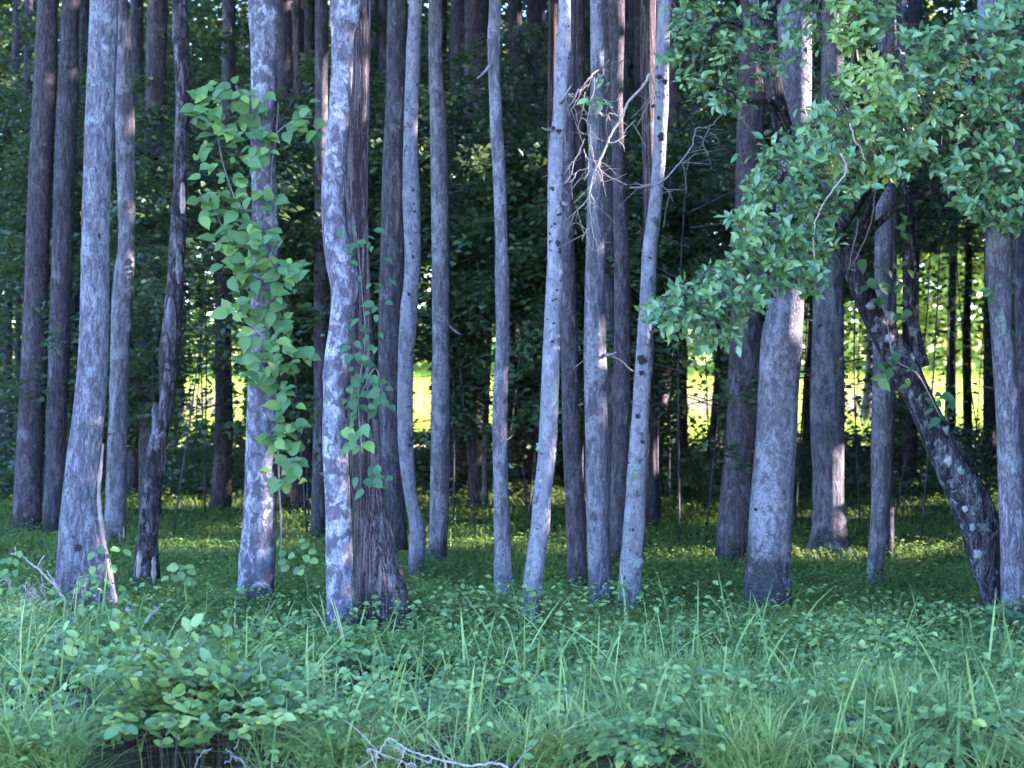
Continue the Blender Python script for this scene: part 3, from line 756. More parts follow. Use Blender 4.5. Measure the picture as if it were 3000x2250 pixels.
def trunk_front(key, py):
    root, Q, base = key
    z = at(1500, py, base[1]).z
    x = np.interp(z, Q[:, 2], Q[:, 0]); y = np.interp(z, Q[:, 2], Q[:, 1]); r = np.interp(z, Q[:, 2], Q[:, 3])
    return x, y, r
def on_trunk(key, px, py):
    """distance at which the sight line meets the trunk's surface"""
    x, y, r = trunk_front(key, py)
    X = at(px, py, y).x
    o = max(-.95, min(.95, (X - x) / r))
    return y - r * math.sqrt(1 - o * o)
LEANK = (lean_root, lean_Q, lean_base)
for i, (px, py, rp, mt) in enumerate(((2602, 936, 23, M_LICHEN), (2607, 991, 13, M_LICHEN), (2672, 1050, 11, M_LICHEN), (2552, 895, 13, M_LICHEN), (2768, 1262, 14, M_LICHENG), (2782, 1352, 13, M_LICHEN), (2815, 1380, 11, M_LICHENG), (2868, 1625, 15, M_LICHENG), (2830, 1490, 9, M_LICHEN), (2850, 1545, 10, M_LICHENG))):
    disc_on(lean_root, lean_base, px, py, on_trunk(LEANK, px, py) - .01, rp, mt, 'lichen_patch', 1.15, i)
for i, (px, py, rp, ry) in enumerate(((1860, 1385, 20, 1.5), (1850, 1440, 14, 1.3), (1846, 1575, 16, 1.6), (1862, 1650, 22, 1.1), (1845, 1690, 15, 1.5), (1832, 1745, 10, 1.6))):
    disc_on(T['spot'][0], T['spot'][2], px, py, on_trunk(T['spot'], px, py) - .004, rp, M_LICHENG, 'lichen_patch', ry, 20 + i, .006)
for i, (px, py, rp, ry) in enumerate(((1882, 1055, 15, 1.0), (1880, 1092, 9, .8), (1902, 1172, 8, .8), (1883, 1295, 7, .9), (1868, 1220, 6, 1.2), (1933, 225, 8, .9), (1948, 240, 9, .8), (1936, 400, 9, 1.5), (1930, 345, 6, 1.1), (1912, 310, 6, .9), (1905, 755, 5, .6))):
    disc_on(T['spot'][0], T['spot'][2], px, py, on_trunk(T['spot'], px, py) - .006, rp, M_KNOT, 'knot_hole', ry, 50 + i)
for i, (px, py, rp, ry) in enumerate(((1634, 712, 7, 1.6), (1640, 735, 5, 2.0), (1625, 655, 5, .8), (1618, 1000, 6, .6), (1632, 850, 4, .8), (1622, 375, 7, .9), (1642, 595, 4, .7), (1637, 383, 9, .6))):
    disc_on(T['birch'][0], T['birch'][2], px, py, on_trunk(T['birch'], px, py) - .004, rp, M_KNOT, 'knot_hole', ry, 80 + i)
for i, (px, py, rp, ry, mt, nm) in enumerate(((1550, 1670, 10, 1.6, M_LICHENG, 'lichen_patch'), (1583, 1310, 13, 1.2, M_LICHENG, 'lichen_patch'), (1585, 1410, 9, 1.0, M_LICHEN, 'lichen_patch'))):
    disc_on(T['birch'][0], T['birch'][2], px, py, on_trunk(T['birch'], px, py) - .003, rp, mt, nm, ry, 95 + i, .005)
for i, (px, py, rp) in enumerate(((1204, 1285, 9), (1198, 862, 6), (1180, 905, 5), (1200, 1305, 6), (1215, 620, 5))):
    disc_on(T['thin8'][0], T['thin8'][2], px, py, on_trunk(T['thin8'], px, py) - .004, rp, M_KNOT, 'knot_hole', .8, 110 + i)
for i, (px, py, rp, ry) in enumerate(((228, 1605, 11, 1.1), (215, 1575, 5, 1.0), (2214, 1493, 5, 1.1), (290, 690, 4, 1.5))):
    k_ = 'curved' if px < 1000 else 'big20'
    disc_on(T[k_][0], T[k_][2], px, py, on_trunk(T[k_], px, py) - .004, rp, M_KNOT, 'knot_hole', ry, 120 + i)

# bare strip of wood down the sunlit edge of the curving trunk
root, Q, base = T['curved']
acc = Acc()
strip = []
for px, py in ((308, 1300), (301, 1370), (293, 1430), (296, 1500), (306, 1580), (318, 1660), (334, 1745), (344, 1800)):
    strip.append(at(px - 6, py, base[1] - .06))
acc.tube(spline(strip, 40), np.concatenate([np.linspace(.008, .03, 14), np.full(14, .032), np.linspace(.034, .05, 12)]) * (1 + .12 * rng.normal(0, 1, 40).clip(-1, 1)), 9)
acc.build('bare_wood_strip', M_WOOD, root, base)
# loose bark plates on the dead trunk
root, Q, base = T['dead']
for i, (px, py, w, h, mt) in enumerate(((408, 1660, 9, 46, M_WOOD), (450, 1670, 7, 40, M_WOOD), (500, 930, 14, 60, B['mid']), (445, 1500, 10, 60, B['cedar']), (478, 1330, 8, 50, B['cedar']), (535, 1100 - 520, 8, 45, M_WOOD), (524, 780, 10, 50, B['mid']), (455, 1250, 12, 70, B['mid']), (420, 1540, 9, 50, B['dead']))):
    c = at(px, py, on_trunk(T['dead'], px, py) - .015); k = base[1] / F; a = Acc()
    zs = np.linspace(-h, h, 6) * k; ww = w * k * np.array([.5, .9, 1.0, .8, .9, .35]) * (1 + .15 * rng.normal(0, 1, 6))
    f = np.array([[c.x - ww[j], c.y + .008, c.z + zs[j]] for j in range(6)] + [[c.x + ww[j], c.y + .008, c.z + zs[j]] for j in range(6)]
                 + [[c.x - ww[j] * .1, c.y - .012 - .004 * j % 3, c.z + zs[j]] for j in range(6)])
    a.poly(f, [(j, j + 1, 13 + j, 12 + j) for j in range(5)] + [(12 + j, 13 + j, 7 + j, 6 + j) for j in range(5)])
    a.build('bark_plate', mt, root, base)
# white split at the foot of the trunk behind the curving one
root, Q, base = T['behind_curved']
for px, py, h in ((350, 1585, 26), (362, 1575, 34)):
    a = Acc(); dd = on_trunk(T['behind_curved'], min(px, 366), py) - .01
    a.tube([at(px, py - h, dd), at(px + 1, py, dd - .01), at(px - 3, py + h * .4, dd)], [.005, .018, .006], 6)
    a.build('bare_wood_strip', M_WOOD, root, base)

# short dead stubs and snapped twigs on trunks
def stubs(key, lst):
    root, Q, base = T[key]
    for px, py, dx, dy in lst:
        d = base[1] - .02; a = Acc()
        p0, p1 = at(px, py, d), at(px + dx, py + dy, d - .12)
        mid = (p0 + p1) / 2 + Vector((0, 0, -.01))
        a.tube(spline([p0, mid, p1], 6), np.linspace(.02, .006, 6), 6)
        a.build('stub', M_TWIG2, root, base)
stubs('curved', [(318, 1268, 22, -8), (246, 640, -10, -20)])
stubs('straight9', [(1310, 950, 40, 30), (1262, 860, -16, -10)])
stubs('mid10', [(1438, 190, -40, 40), (1490, 1360, 14, 10)])
stubs('b13', [(1775, 1040, 30, -8)])
stubs('t25', [(2470, 1400, -20, -50), (2380, 1100, -22, -6)])
stubs('birch', [(1640, 300, 34, -50), (1612, 380, -24, -6), (1650, 595, 14, 4)])
stubs('spot', [(1916, 540, -70, 10), (1906, 900, 20, -8)])

# ---------------------------------------------------------------- the leaning tree's boughs and leaves
def in_poly(px, py, poly):
    inside = np.zeros(len(px), bool); j = len(poly) - 1
    for i in range(len(poly)):
        xi, yi = poly[i]; xj, yj = poly[j]
        c = ((yi > py) != (yj > py)) & (px < (xj - xi) * (py - yi) / (yj - yi + 1e-9) + xi)
        inside ^= c; j = i
    return inside
def scatter(poly, n):
    p = np.asarray(poly); out = []
    while len(out) < n:
        x = rng.uniform(p[:, 0].min(), p[:, 0].max(), n * 2); y = rng.uniform(p[:, 1].min(), p[:, 1].max(), n * 2)
        k = in_poly(x, y, poly); out += list(zip(x[k], y[k]))
    return out[:n]
U = 3000 / 2212
def upoly(p): return [(x * U, y * U) for x, y in p]
MASS = upoly([(1380, 690), (1420, 640), (1500, 590), (1580, 550), (1600, 440), (1640, 330), (1740, 260), (1800, 160), (1900, 110), (1990, 170), (2000, 300), (1960, 400), (1900, 400), (1850, 420), (1810, 480), (1800, 560), (1770, 640), (1700, 610), (1640, 660), (1590, 735), (1500, 760), (1440, 700)])
RIGHT = upoly([(1950, 60), (2230, -20), (2230, 500), (2140, 500), (2060, 430), (2010, 380), (1960, 250)])
TOPC = upoly([(1440, -10), (1780, -10), (1760, 110), (1660, 150), (1590, 240), (1500, 220), (1440, 130)])
BOUGH = upoly([(1790, -20), (1950, -20), (1920, 60), (1850, 120), (1800, 80)])
GAP1 = upoly([(1680, 250), (1780, 250), (1700, 340)])
clusters = []
for poly, n, dl, dh in ((MASS, 800, 13.9, 15.8), (RIGHT, 520, 13.8, 15.7), (TOPC, 130, 14.8, 15.8), (BOUGH, 80, 14.4, 15.2)):
    for x, y in scatter(poly, n):
        clusters.append((x, y, rng.uniform(dl, dh)))
for x, y in ((1400, 655), (1425, 712), (1445, 735), (1510, 745), (1385, 668), (1570, 470), (1590, 330), (1650, 300), (1290, 170), (1275, 215), (1300, 225), (1465, 45), (1430, 120), (1530, 60), (1960, 480), (2140, 640), (1880, 375), (1905, 355), (2010, 215), (1930, 175), (1810, 505), (1790, 605),
             (1500, 600), (1460, 620), (1540, 640), (1590, 600), (1630, 560), (1660, 520), (2160, 450), (2190, 480), (1700, 30), (1640, 60), (1560, 20), (1480, 20)):
    clusters.append((x * U, y * U, rng.uniform(14.4, 15.3)))
# boughs
def lean_point(py):
    x, y, r = trunk_front(LEANK, py); z = at(1500, py, y).z
    return np.array([x, y, z])
BOUGHS = [
    (lean_point(720), [(2360, 640, 15.3), (2250, 690, 15.0), (2100, 780, 14.8), (1960, 860, 14.6)]),
    (lean_point(600), [(2330, 500, 15.2), (2260, 560, 15.0), (2160, 620, 14.8)]),
    (lean_point(640), [(2500, 470, 15.4), (2520, 330, 15.0), (2560, 210, 14.8), (2590, 140, 14.7)]),
    (lean_point(500), [(2420, 400, 15.2), (2480, 300, 15.0), (2420, 280, 14.8)]),
    (lean_point(740), [(2600, 520, 15.4), (2720, 380, 15.1), (2830, 250, 14.9), (2930, 150, 14.8), (2990, 60, 14.7)]),
    (lean_point(740), [(2640, 600, 15.6), (2780, 560, 15.3), (2900, 560, 15.0), (2990, 580, 14.8)]),
    (lean_point(700), [(2640, 420, 15.2), (2760, 300, 15.0), (2860, 330, 14.9), (2960, 380, 14.8)]),
    (lean_point(120), [(2140, 60, 15.7), (2060, 90, 15.4), (1980, 60, 15.2)]),
    (lean_point(60), [(2330, -40, 15.6), (2440, -10, 15.2), (2540, 40, 14.9), (2500, 120, 14.7)]),
    (lean_point(400), [(2260, 300, 15.6), (2190, 300, 15.3), (2120, 260, 15.1)]),
]
bough_pts = []
for a, path in BOUGHS:
    pts = spline([a] + [np.array(at(x, y, d)) for x, y, d in path], 26)
    pts += np.array([0, 0, 1]) * (0.02 * np.sin(np.linspace(0, 17, 26) + a[0] * 9))[:, None] * np.linspace(0, 1, 26)[:, None]
    acc = Acc(); acc.tube(pts, np.linspace(.036, .008, 26), 7)
    acc.build('branch', B['lichen'] if a[2] > 0 else B['dark'], lean_root, lean_base)
    bough_pts.append(pts[4:])
bough_pts = np.concatenate(bough_pts)
tw = Acc(); LP, LD, LN, LL, LF = [], [], [], [], []
FRESH_SUNLIT = np.array([(2560, 250, 110), (2620, 170, 70), (2500, 330, 60), (2480, 60, 110), (2560, 510, 50), (2440, 470, 40), (2540, 640, 40), (2700, 320, 40)])  # spots whose leaves get the yellower colour: new growth plus painted-in sunlight
for x, y, d in clusters:
    fresh = bool((np.hypot(FRESH_SUNLIT[:, 0] - x, FRESH_SUNLIT[:, 1] - y) < FRESH_SUNLIT[:, 2] * rng.uniform(.4, 1.1)).any())
    c = np.array(at(x, y, d))
    k = np.argmin(((bough_pts - c) ** 2).sum(1)); b = bough_pts[k]
    dist = np.linalg.norm(c - b)
    if dist > 0.45: b = c + (b - c) / dist * .3
    mid = (b + c) / 2 + np.array([0, 0, -.05 * dist]) + rng.normal(0, .02, 3)
    tw.tube(spline([b, mid, c], 5), np.linspace(.0045, .002, 5), 4, False)
    ax = unit((c - mid)[None])[0] * .6 + np.array([0, -.25, .35]) + rng.normal(0, .2, 3); ax = ax / np.linalg.norm(ax)
    n = rng.integers(5, 10)
    ph = rng.uniform(0, 6.28) + np.arange(n) * 2.4
    e1 = unit(np.cross(ax, [.3, .9, .2])[None])[0]; e2 = np.cross(ax, e1)
    for q in range(n):
        sp_ = math.cos(ph[q]) * e1 + math.sin(ph[q]) * e2
        dr = sp_ * rng.uniform(.7, 1.1) + ax * rng.uniform(.0, .7) + np.array([0, 0, -.15])
        nn = ax * .5 + rng.normal(0, .45, 3) + np.array([0, -.45, .55])
        LP.append(c - ax * rng.uniform(0, .13) + rng.normal(0, .012, 3)); LD.append(dr); LN.append(nn); LL.append(rng.uniform(.045, .115)); LF.append(fresh)
tw.build('twigs', M_STALK, lean_root, lean_base)['kind'] = 'stuff'
LP, LD, LN, LL, LF = map(np.asarray, (LP, LD, LN, LL, LF))
kk = keep_mask(LP, .03, .45); LP, LD, LN, LL, LF = LP[kk], LD[kk], LN[kk], LL[kk], LF[kk]
infr = (LP[:, 0] < LP[:, 1] * .277) & (LP[:, 2] < 2.2 + LP[:, 1] * .199)
score = np.where(infr, LL / LP[:, 1] - .0006 * (LP[:, 1] - 14), 0)
order = np.argsort(-score); big, rest = order[:300], order[300:]
me_tree_leaf = single_leaf_mesh('oval_leaf', OVAL, .5, LM_TREE_O)
me_sunlit_fresh_leaf = single_leaf_mesh('sunlit_fresh_oval_leaf', OVAL, .5, LM_FRESH_SUNLIT_O)
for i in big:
    leaf_object(me_sunlit_fresh_leaf if LF[i] else me_tree_leaf, lean_root, lean_base, LP[i], LD[i], LN[i], LL[i])
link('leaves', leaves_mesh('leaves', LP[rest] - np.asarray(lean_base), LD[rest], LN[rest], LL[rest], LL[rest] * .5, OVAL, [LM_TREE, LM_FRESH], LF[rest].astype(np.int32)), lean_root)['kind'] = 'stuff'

# ---------------------------------------------------------------- climbing vines
def vine(name, label, groups, d0, spread, size, me, stem_paths, per=(2, 4), stem_mat=M_TWIG2, stem_r=.009):
    b = at(*stem_paths[0][0][:2], d0)
    root = empty(name, b, label, 'vine')
    for path in stem_paths:
        pts = spline([at(p[0], p[1], p[2] if len(p) > 2 else d0) for p in path], 40)
        a = Acc(); a.tube(pts, np.linspace(stem_r, stem_r * .5, 40), 6); a.build('stem', stem_mat, root, b)
    for x, y in groups:
        d = d0 - rng.uniform(0.05, spread)
        c = np.array(at(x, y, d))
        n = rng.integers(per[0], per[1])
        for k in range(n):
            ang = (k - (n - 1) / 2) * 1.0 + rng.normal(0, .35)
            dr = np.array([math.sin(ang), -.45 + rng.normal(0, .25), -math.cos(ang) * .75 + rng.normal(0, .18)])
            nn = np.array([rng.normal(0, .45), -.75, .65 + rng.normal(0, .4)])
            leaf_object(me, root, b, c + rng.normal(0, .055, 3), dr, nn, size * rng.uniform(.5, 1.25))
    return root
me_vine = single_leaf_mesh('pointed_leaf', POINTED, .72, LM_VINE_O)
me_vine2 = single_leaf_mesh('dark_pointed_leaf', POINTED, .66, LM_VINE2_O)
G1 = [(1400, 540), (1300, 620), (1400, 650), (1480, 590), (1590, 600), (1260, 790), (1400, 820), (1480, 800), (1540, 830), (1290, 880), (1460, 930), (1560, 960), (1640, 920), (1620, 840), (1340, 770), (1800, 740), (1840, 690), (1840, 790), (1890, 710), (1360, 1080), (1420, 1110), (1260, 1200), (1290, 1260), (1400, 1240), (1440, 1200), (1580, 1210), (1650, 1230), (1440, 1330), (1340, 1420), (1360, 1500), (1560, 1450), (1600, 1500), (1450, 1480), (1650, 1450), (1480, 1590), (1560, 1600), (1640, 1590), (1760, 1620), (1250, 700), (1500, 700), (1330, 1330), (1500, 1380), (1250, 1000), (1200, 700), (1240, 600), (1330, 560), (1550, 690)]
G2 = [(1380, 50), (1450, 80), (1500, 150), (1580, 50), (1560, 120), (1770, 60), (1800, 80), (1720, 130), (1700, 230), (1600, 170), (1480, 290), (1440, 330), (1560, 380), (1640, 380), (1760, 400), (1600, 520), (1750, 520), (1640, 610), (1560, 600), (1490, 600), (1700, 580), (1820, 600), (1890, 600), (1740, 680), (1670, 690), (1580, 700), (1520, 690), (1720, 790), (1720, 890), (1700, 860), (1740, 1020), (1820, 1060), (1640, 1100), (1710, 1110), (1780, 1260), (1740, 1290), (1770, 1310), (1700, 1360), (1500, 450), (1620, 280), (1680, 460)]
g = [(x / 2.074, y / 2.074) for x, y in G1] + [(x / 2.074, 750 + y / 2.074) for x, y in G2]
vine('climbing_vine', 'bright green vine with large pointed leaves hanging round the pale mottled trunk', g, 17.0, .38, .140, me_vine,
     [[(824, 1690), (824, 1550), (818, 1430), (812, 1250), (806, 1100), (770, 900), (760, 700), (748, 480), (720, 330), (690, 250)],
      [(806, 1120), (812, 900), (800, 700), (795, 500), (808, 420), (815, 300)], [(748, 620), (700, 600), (660, 500), (640, 400), (650, 300)],
      [(800, 400), (840, 365), (880, 345), (915, 345)], [(770, 900), (720, 840), (690, 740), (640, 640), (620, 580)]], per=(4, 7))
g = [(1000 + x / 2.074, 650 + y / 2.074) for x, y in ((60, 90), (110, 110), (160, 100), (200, 130))] \
    + [(1000 + x / 2.074, 750 + y / 2.074) for x, y in ((80, 10), (150, 80), (190, 190), (250, 200), (230, 250), (180, 330), (90, 420), (120, 460), (170, 500), (80, 540), (140, 560), (60, 620), (130, 650), (170, 690), (90, 720), (50, 780), (110, 800), (170, 760), (200, 820), (240, 850), (290, 900), (130, 880), (90, 900), (160, 930), (60, 860), (200, 900))]
vine('climbing_vine', 'dark green vine leaves climbing between the wavy lichened trunk and the red barked trunk', g, 15.1, .22, .10, me_vine2,
     [[(1060, 1330), (1050, 1150), (1070, 1000), (1060, 850), (1045, 700), (1030, 640)], [(1060, 1150), (1100, 1080), (1125, 1170)]], per=(2, 4), stem_r=.006)
g = [(1000 + x / 2.074, 750 + y / 2.074) for x, y in ((60, 1060), (100, 1080), (70, 1130), (120, 1100), (150, 1060), (90, 1030))]
vine('climbing_vine', 'small pale green vine tuft low on the red barked trunk', g, 14.95, .25, .13, me_vine,
     [[(1040, 1330), (1045, 1280), (1060, 1250)]], per=(2, 3), stem_r=.005)
g = [(1000 + x / 2.074, 750 + y / 2.074) for x, y in ((150, 1340), (200, 1320), (250, 1300), (260, 1350), (210, 1360), (170, 1370), (290, 1350))]
vine('climbing_vine', 'low dark sprig reaching right from the red barked trunk', g, 14.95, .25, .10, me_vine2,
     [[(1080, 1430), (1095, 1410), (1130, 1395)]], per=(2, 4), stem_r=.005)
g = [(2000 + x / 2.074, 750 + y / 2.074) for x, y in ((1150, 150), (1200, 180), (1250, 150), (1300, 200), (1180, 220), (1330, 340), (1380, 320), (1290, 360), (1200, 650), (1260, 640), (1330, 720), (1370, 740), (1250, 700), (1220, 740), (1540, 900), (1590, 880), (1560, 930), (1620, 920), (1200, 60), (1280, 80), (1560, 970))]
vine('climbing_vine', 'dark vine leaves in scattered tufts down the leaning lichened trunk', g, 15.95, .25, .11, me_vine2,
     [[(2760, 1230), (2690, 1100), (2620, 1050), (2600, 950), (2580, 850), (2570, 780)]], per=(2, 4), stem_r=.007)
# a sapling at the vine tree and a maple seedling at the right
def seedling(name, label, cat, stem, leaves, d, me, size, up=0.6, mat=M_STEM, r=.006, extra=()):
    b = at(stem[0][0], stem[0][1], d)
    root = empty(name, b, label, cat)
    a = Acc(); a.tube(spline([at(x, y, d) for x, y in stem], 20), np.linspace(r, r * .5, 20), 6)
    for e in extra: a.tube(spline([at(x, y, d - .03) for x, y in e], 10), np.linspace(r * .7, r * .3, 10), 5)
    a.build('stem', mat, root, b)
    for x, y in leaves:
        c = np.array(at(x, y, d - rng.uniform(0, .12)))
        dr = np.array([rng.normal(0, .7), -.5 + rng.normal(0, .3), -.45 + rng.normal(0, .3)])
        leaf_object(me, root, b, c, dr, (rng.normal(0, .25), -.6, up + rng.normal(0, .2)), size * rng.uniform(.75, 1.15))
    return root
me_maple = single_leaf_mesh('lobed_leaf', LOBED, .95, LM_VINE_O)
me_heart = single_leaf_mesh('heart_leaf', ROUND, .85, LM_SHRUB_O)
seedling('maple_seedling', 'maple like seedling with lobed leaves at the foot of the leaning trunk', 'seedling', [(2905, 1960), (2898, 1900), (2885, 1850), (2878, 1822)],
         [(2868, 1825), (2890, 1840), (2875, 1850), (2905, 1855), (2885, 1890), (2860, 1895), (2895, 1905), (2915, 1860), (2875, 1875), (2862, 1845)], 14.3, me_maple, .105)
seedling('seedling', 'slender seedling with pale heart shaped leaves right of the vine covered trunk', 'seedling', [(905, 1790), (900, 1720), (890, 1640), (885, 1580)],
         [(892, 1578), (905, 1590), (918, 1605), (895, 1625), (907, 1640), (872, 1660), (880, 1670), (835, 1615), (845, 1628), (838, 1640), (880, 1655), (845, 1655), (925, 1610)], 16.6, me_heart, .085)
seedling('seedling', 'seedling with layered grey green leaves between the dead trunk and the vine covered trunk', 'seedling', [(520, 1790), (522, 1720), (518, 1660)],
         [(500, 1655), (515, 1650), (530, 1655), (545, 1660), (570, 1662), (495, 1690), (510, 1685), (535, 1690), (555, 1690), (565, 1700), (550, 1672), (525, 1675), (540, 1705)], 16.2, me_heart, .085, up=1.1,
         extra=[[(520, 1740), (545, 1700), (570, 1665)], [(521, 1720), (505, 1690), (497, 1660)]])
g = [(2885, 1780), (2905, 1790), (2930, 1790), (2950, 1810), (2915, 1815), (2935, 1840), (2960, 1850), (2975, 1830), (2900, 1840), (2950, 1880), (2980, 1880), (2925, 1870), (2965, 1800), (2990, 1850), (2985, 1910), (2940, 1910), (2915, 1895)]
seedling('shrub', 'dark leafy shrub covering the feet of the two trunks at the right end', 'shrub', [(2945, 1960), (2940, 1880), (2930, 1800)], [q for q in g for _ in range(3)], 14.6, me_vine2, .15, mat=M_TWIG2,
         extra=[[(2945, 1940), (2970, 1880), (2985, 1830)], [(2943, 1930), (2915, 1860), (2900, 1800)]])

# ---------------------------------------------------------------- dead branches and twigs
def twig_thing(name, label, cat, paths, d, mat, r0, r1=.004, group=None, base_pt=None, side=0):
    """paths: lists of (px, py[, dd]) ; first path is the main stem"""
    b = base_pt or at(paths[0][0][0], paths[0][0][1], d)
    root = empty(name, b, label, cat, group)
    main = True; fine = Acc()
    for p in paths:
        pts = spline([at(q[0], q[1], d + (q[2] if len(q) > 2 else 0)) for q in p], max(8, 5 * len(p)))
        pts += rng.normal(0, .003, pts.shape)
        a = Acc(); a.tube(pts, np.linspace(r0 if main else r0 * .45, r1, len(pts)), 6)
        a.build('stem' if main else 'twig', mat, root, b)
        main = False
        if side:
            for _ in range(side):
                i = rng.integers(2, len(pts) - 1); q = pts[i]; ln = rng.uniform(.08, .32)
                dr = unit(pts[i] - pts[i - 1] + 0.05 * rng.normal(0, .6, 3) + np.array([0, 0, -.02]))
                e = unit(dr + rng.normal(0, .45, 3)) * ln
                fine.tube(spline([q, q + e * .5 + rng.normal(0, .012, 3), q + e + np.array([0, 0, -.05 * ln])], 5), np.linspace(r1 * .9, .0015, 5), 4, False)
    if fine.n: fine.build('twiglets', mat, root, b)['kind'] = 'stuff'
    return root
def zz_(lst, ox, oy, f): return [(ox + x / f, oy + y / f) + tuple(r) for x, y, *r in lst]
f3 = 1185 / 450
P3 = lambda l: zz_(l, 1600, 150, f3)
twig_thing('dead_branch', 'broken branch with many bleached twigs hanging right of the birch top', 'branch',
    [P3([(490, 70, .6), (440, 120, .4), (380, 160, .1), (320, 225), (280, 280), (240, 330, -.1), (200, 400, -.15), (160, 440, -.2)]),
     P3([(375, 200), (370, 290), (340, 400), (325, 520), (325, 640, -.1), (345, 760), (385, 880)]),
     P3([(320, 260), (280, 300), (230, 390), (190, 460)]), P3([(330, 560), (345, 580), (340, 640), (350, 720), (375, 860)]), P3([(300, 680), (260, 760), (220, 850), (190, 960), (150, 1005)]),
     P3([(270, 770), (210, 850), (155, 910)]), P3([(290, 760), (325, 840), (325, 930), (295, 1000)]), P3([(320, 540), (270, 520), (240, 610)]), P3([(250, 290), (210, 350), (165, 320)]),
     P3([(310, 905), (240, 930), (200, 1000), (140, 1010)]), P3([(150, 400), (130, 480), (100, 515)]), P3([(300, 310), (290, 400), (280, 470)]), P3([(385, 880), (380, 960), (365, 1030)]),
     P3([(400, 190), (440, 180), (445, 130)]), P3([(215, 330), (160, 345), (150, 470)]), P3([(440, 370), (500, 420)])],
    16.6, M_TWIG, .011, .0025, side=3)
twig_thing('dead_branch', 'long bleached branch arching down left from the black spotted trunk', 'branch',
    [P3([(800, 175), (730, 290), (630, 400), (580, 520), (500, 640), (470, 720), (400, 870), (360, 980), (335, 1100), (345, 1260), (360, 1400), (400, 1500), (405, 1560)]),
     P3([(400, 900), (430, 935)]), P3([(395, 920), (430, 990), (445, 1040)]), P3([(340, 1100), (370, 1150), (372, 1210)]), P3([(330, 1130), (280, 1190), (215, 1250)]), P3([(355, 915), (400, 905), (440, 935)]),
     P3([(470, 710), (560, 690), (620, 600), (690, 530)]), P3([(590, 510), (500, 480), (440, 500), (390, 450)]), P3([(340, 1360), (300, 1400), (275, 1450)]), P3([(800, 180), (800, 300), (810, 480)])],
    16.2, M_TWIG, .013, .003, side=4)
twig_thing('dead_branch', 'thin grey forked branch right of the black spotted trunk, rising to the foliage', 'branch',
    [P3([(830, 1040), (900, 1000), (980, 920), (1060, 830), (1130, 720), (1160, 600)]) + [(2080, 370), (2140, 320), (2270, 300)], P3([(890, 1030), (930, 1070), (980, 1080)]), P3([(810, 1030), (740, 1030), (680, 1010)]),
     P3([(1020, 870), (1080, 850), (1140, 800)]), [(2140, 320), (2170, 340), (2200, 380)], [(2080, 370), (2060, 420), (2075, 450)]],
    16.0, M_TWIG2, .008, .003, side=4)
twig_thing('dead_branch', 'thin curved twig bowing left across the grey trunk to the black spotted trunk', 'branch',
    [[(1852, 1090), (1815, 1055), (1770, 1040), (1720, 1050), (1680, 1080)]], 17.3, M_TWIG2, .008, .004)
for lab, path in (('longer bare vine hanging below the right foliage before the slim bent trunk', [(2565, 560), (2560, 600), (2550, 660), (2525, 720), (2495, 780)]),
                  ('shorter bare vine hanging below the right foliage next to the longer bare vine', [(2515, 640), (2508, 690), (2495, 740), (2488, 790)])):
    twig_thing('hanging_vine', lab, 'vine', [path], 15.4, M_TWIG2, .008, .005)
twig_thing('bare_twig', 'crooked pale twig inside the foliage at the upper right', 'twig', [[(2465, 450), (2480, 490), (2470, 520), (2445, 550), (2410, 600), (2390, 650), (2384, 700), (2385, 760)], [(2480, 488), (2462, 482)]], 14.2, M_TWIG, .009, .005)
twig_thing('bare_twig', 'short pale twig curling in the foliage beneath the bright leaf tip', 'twig', [[(2490, 360), (2505, 410), (2520, 430), (2535, 470)]], 14.2, M_TWIG, .009, .005)
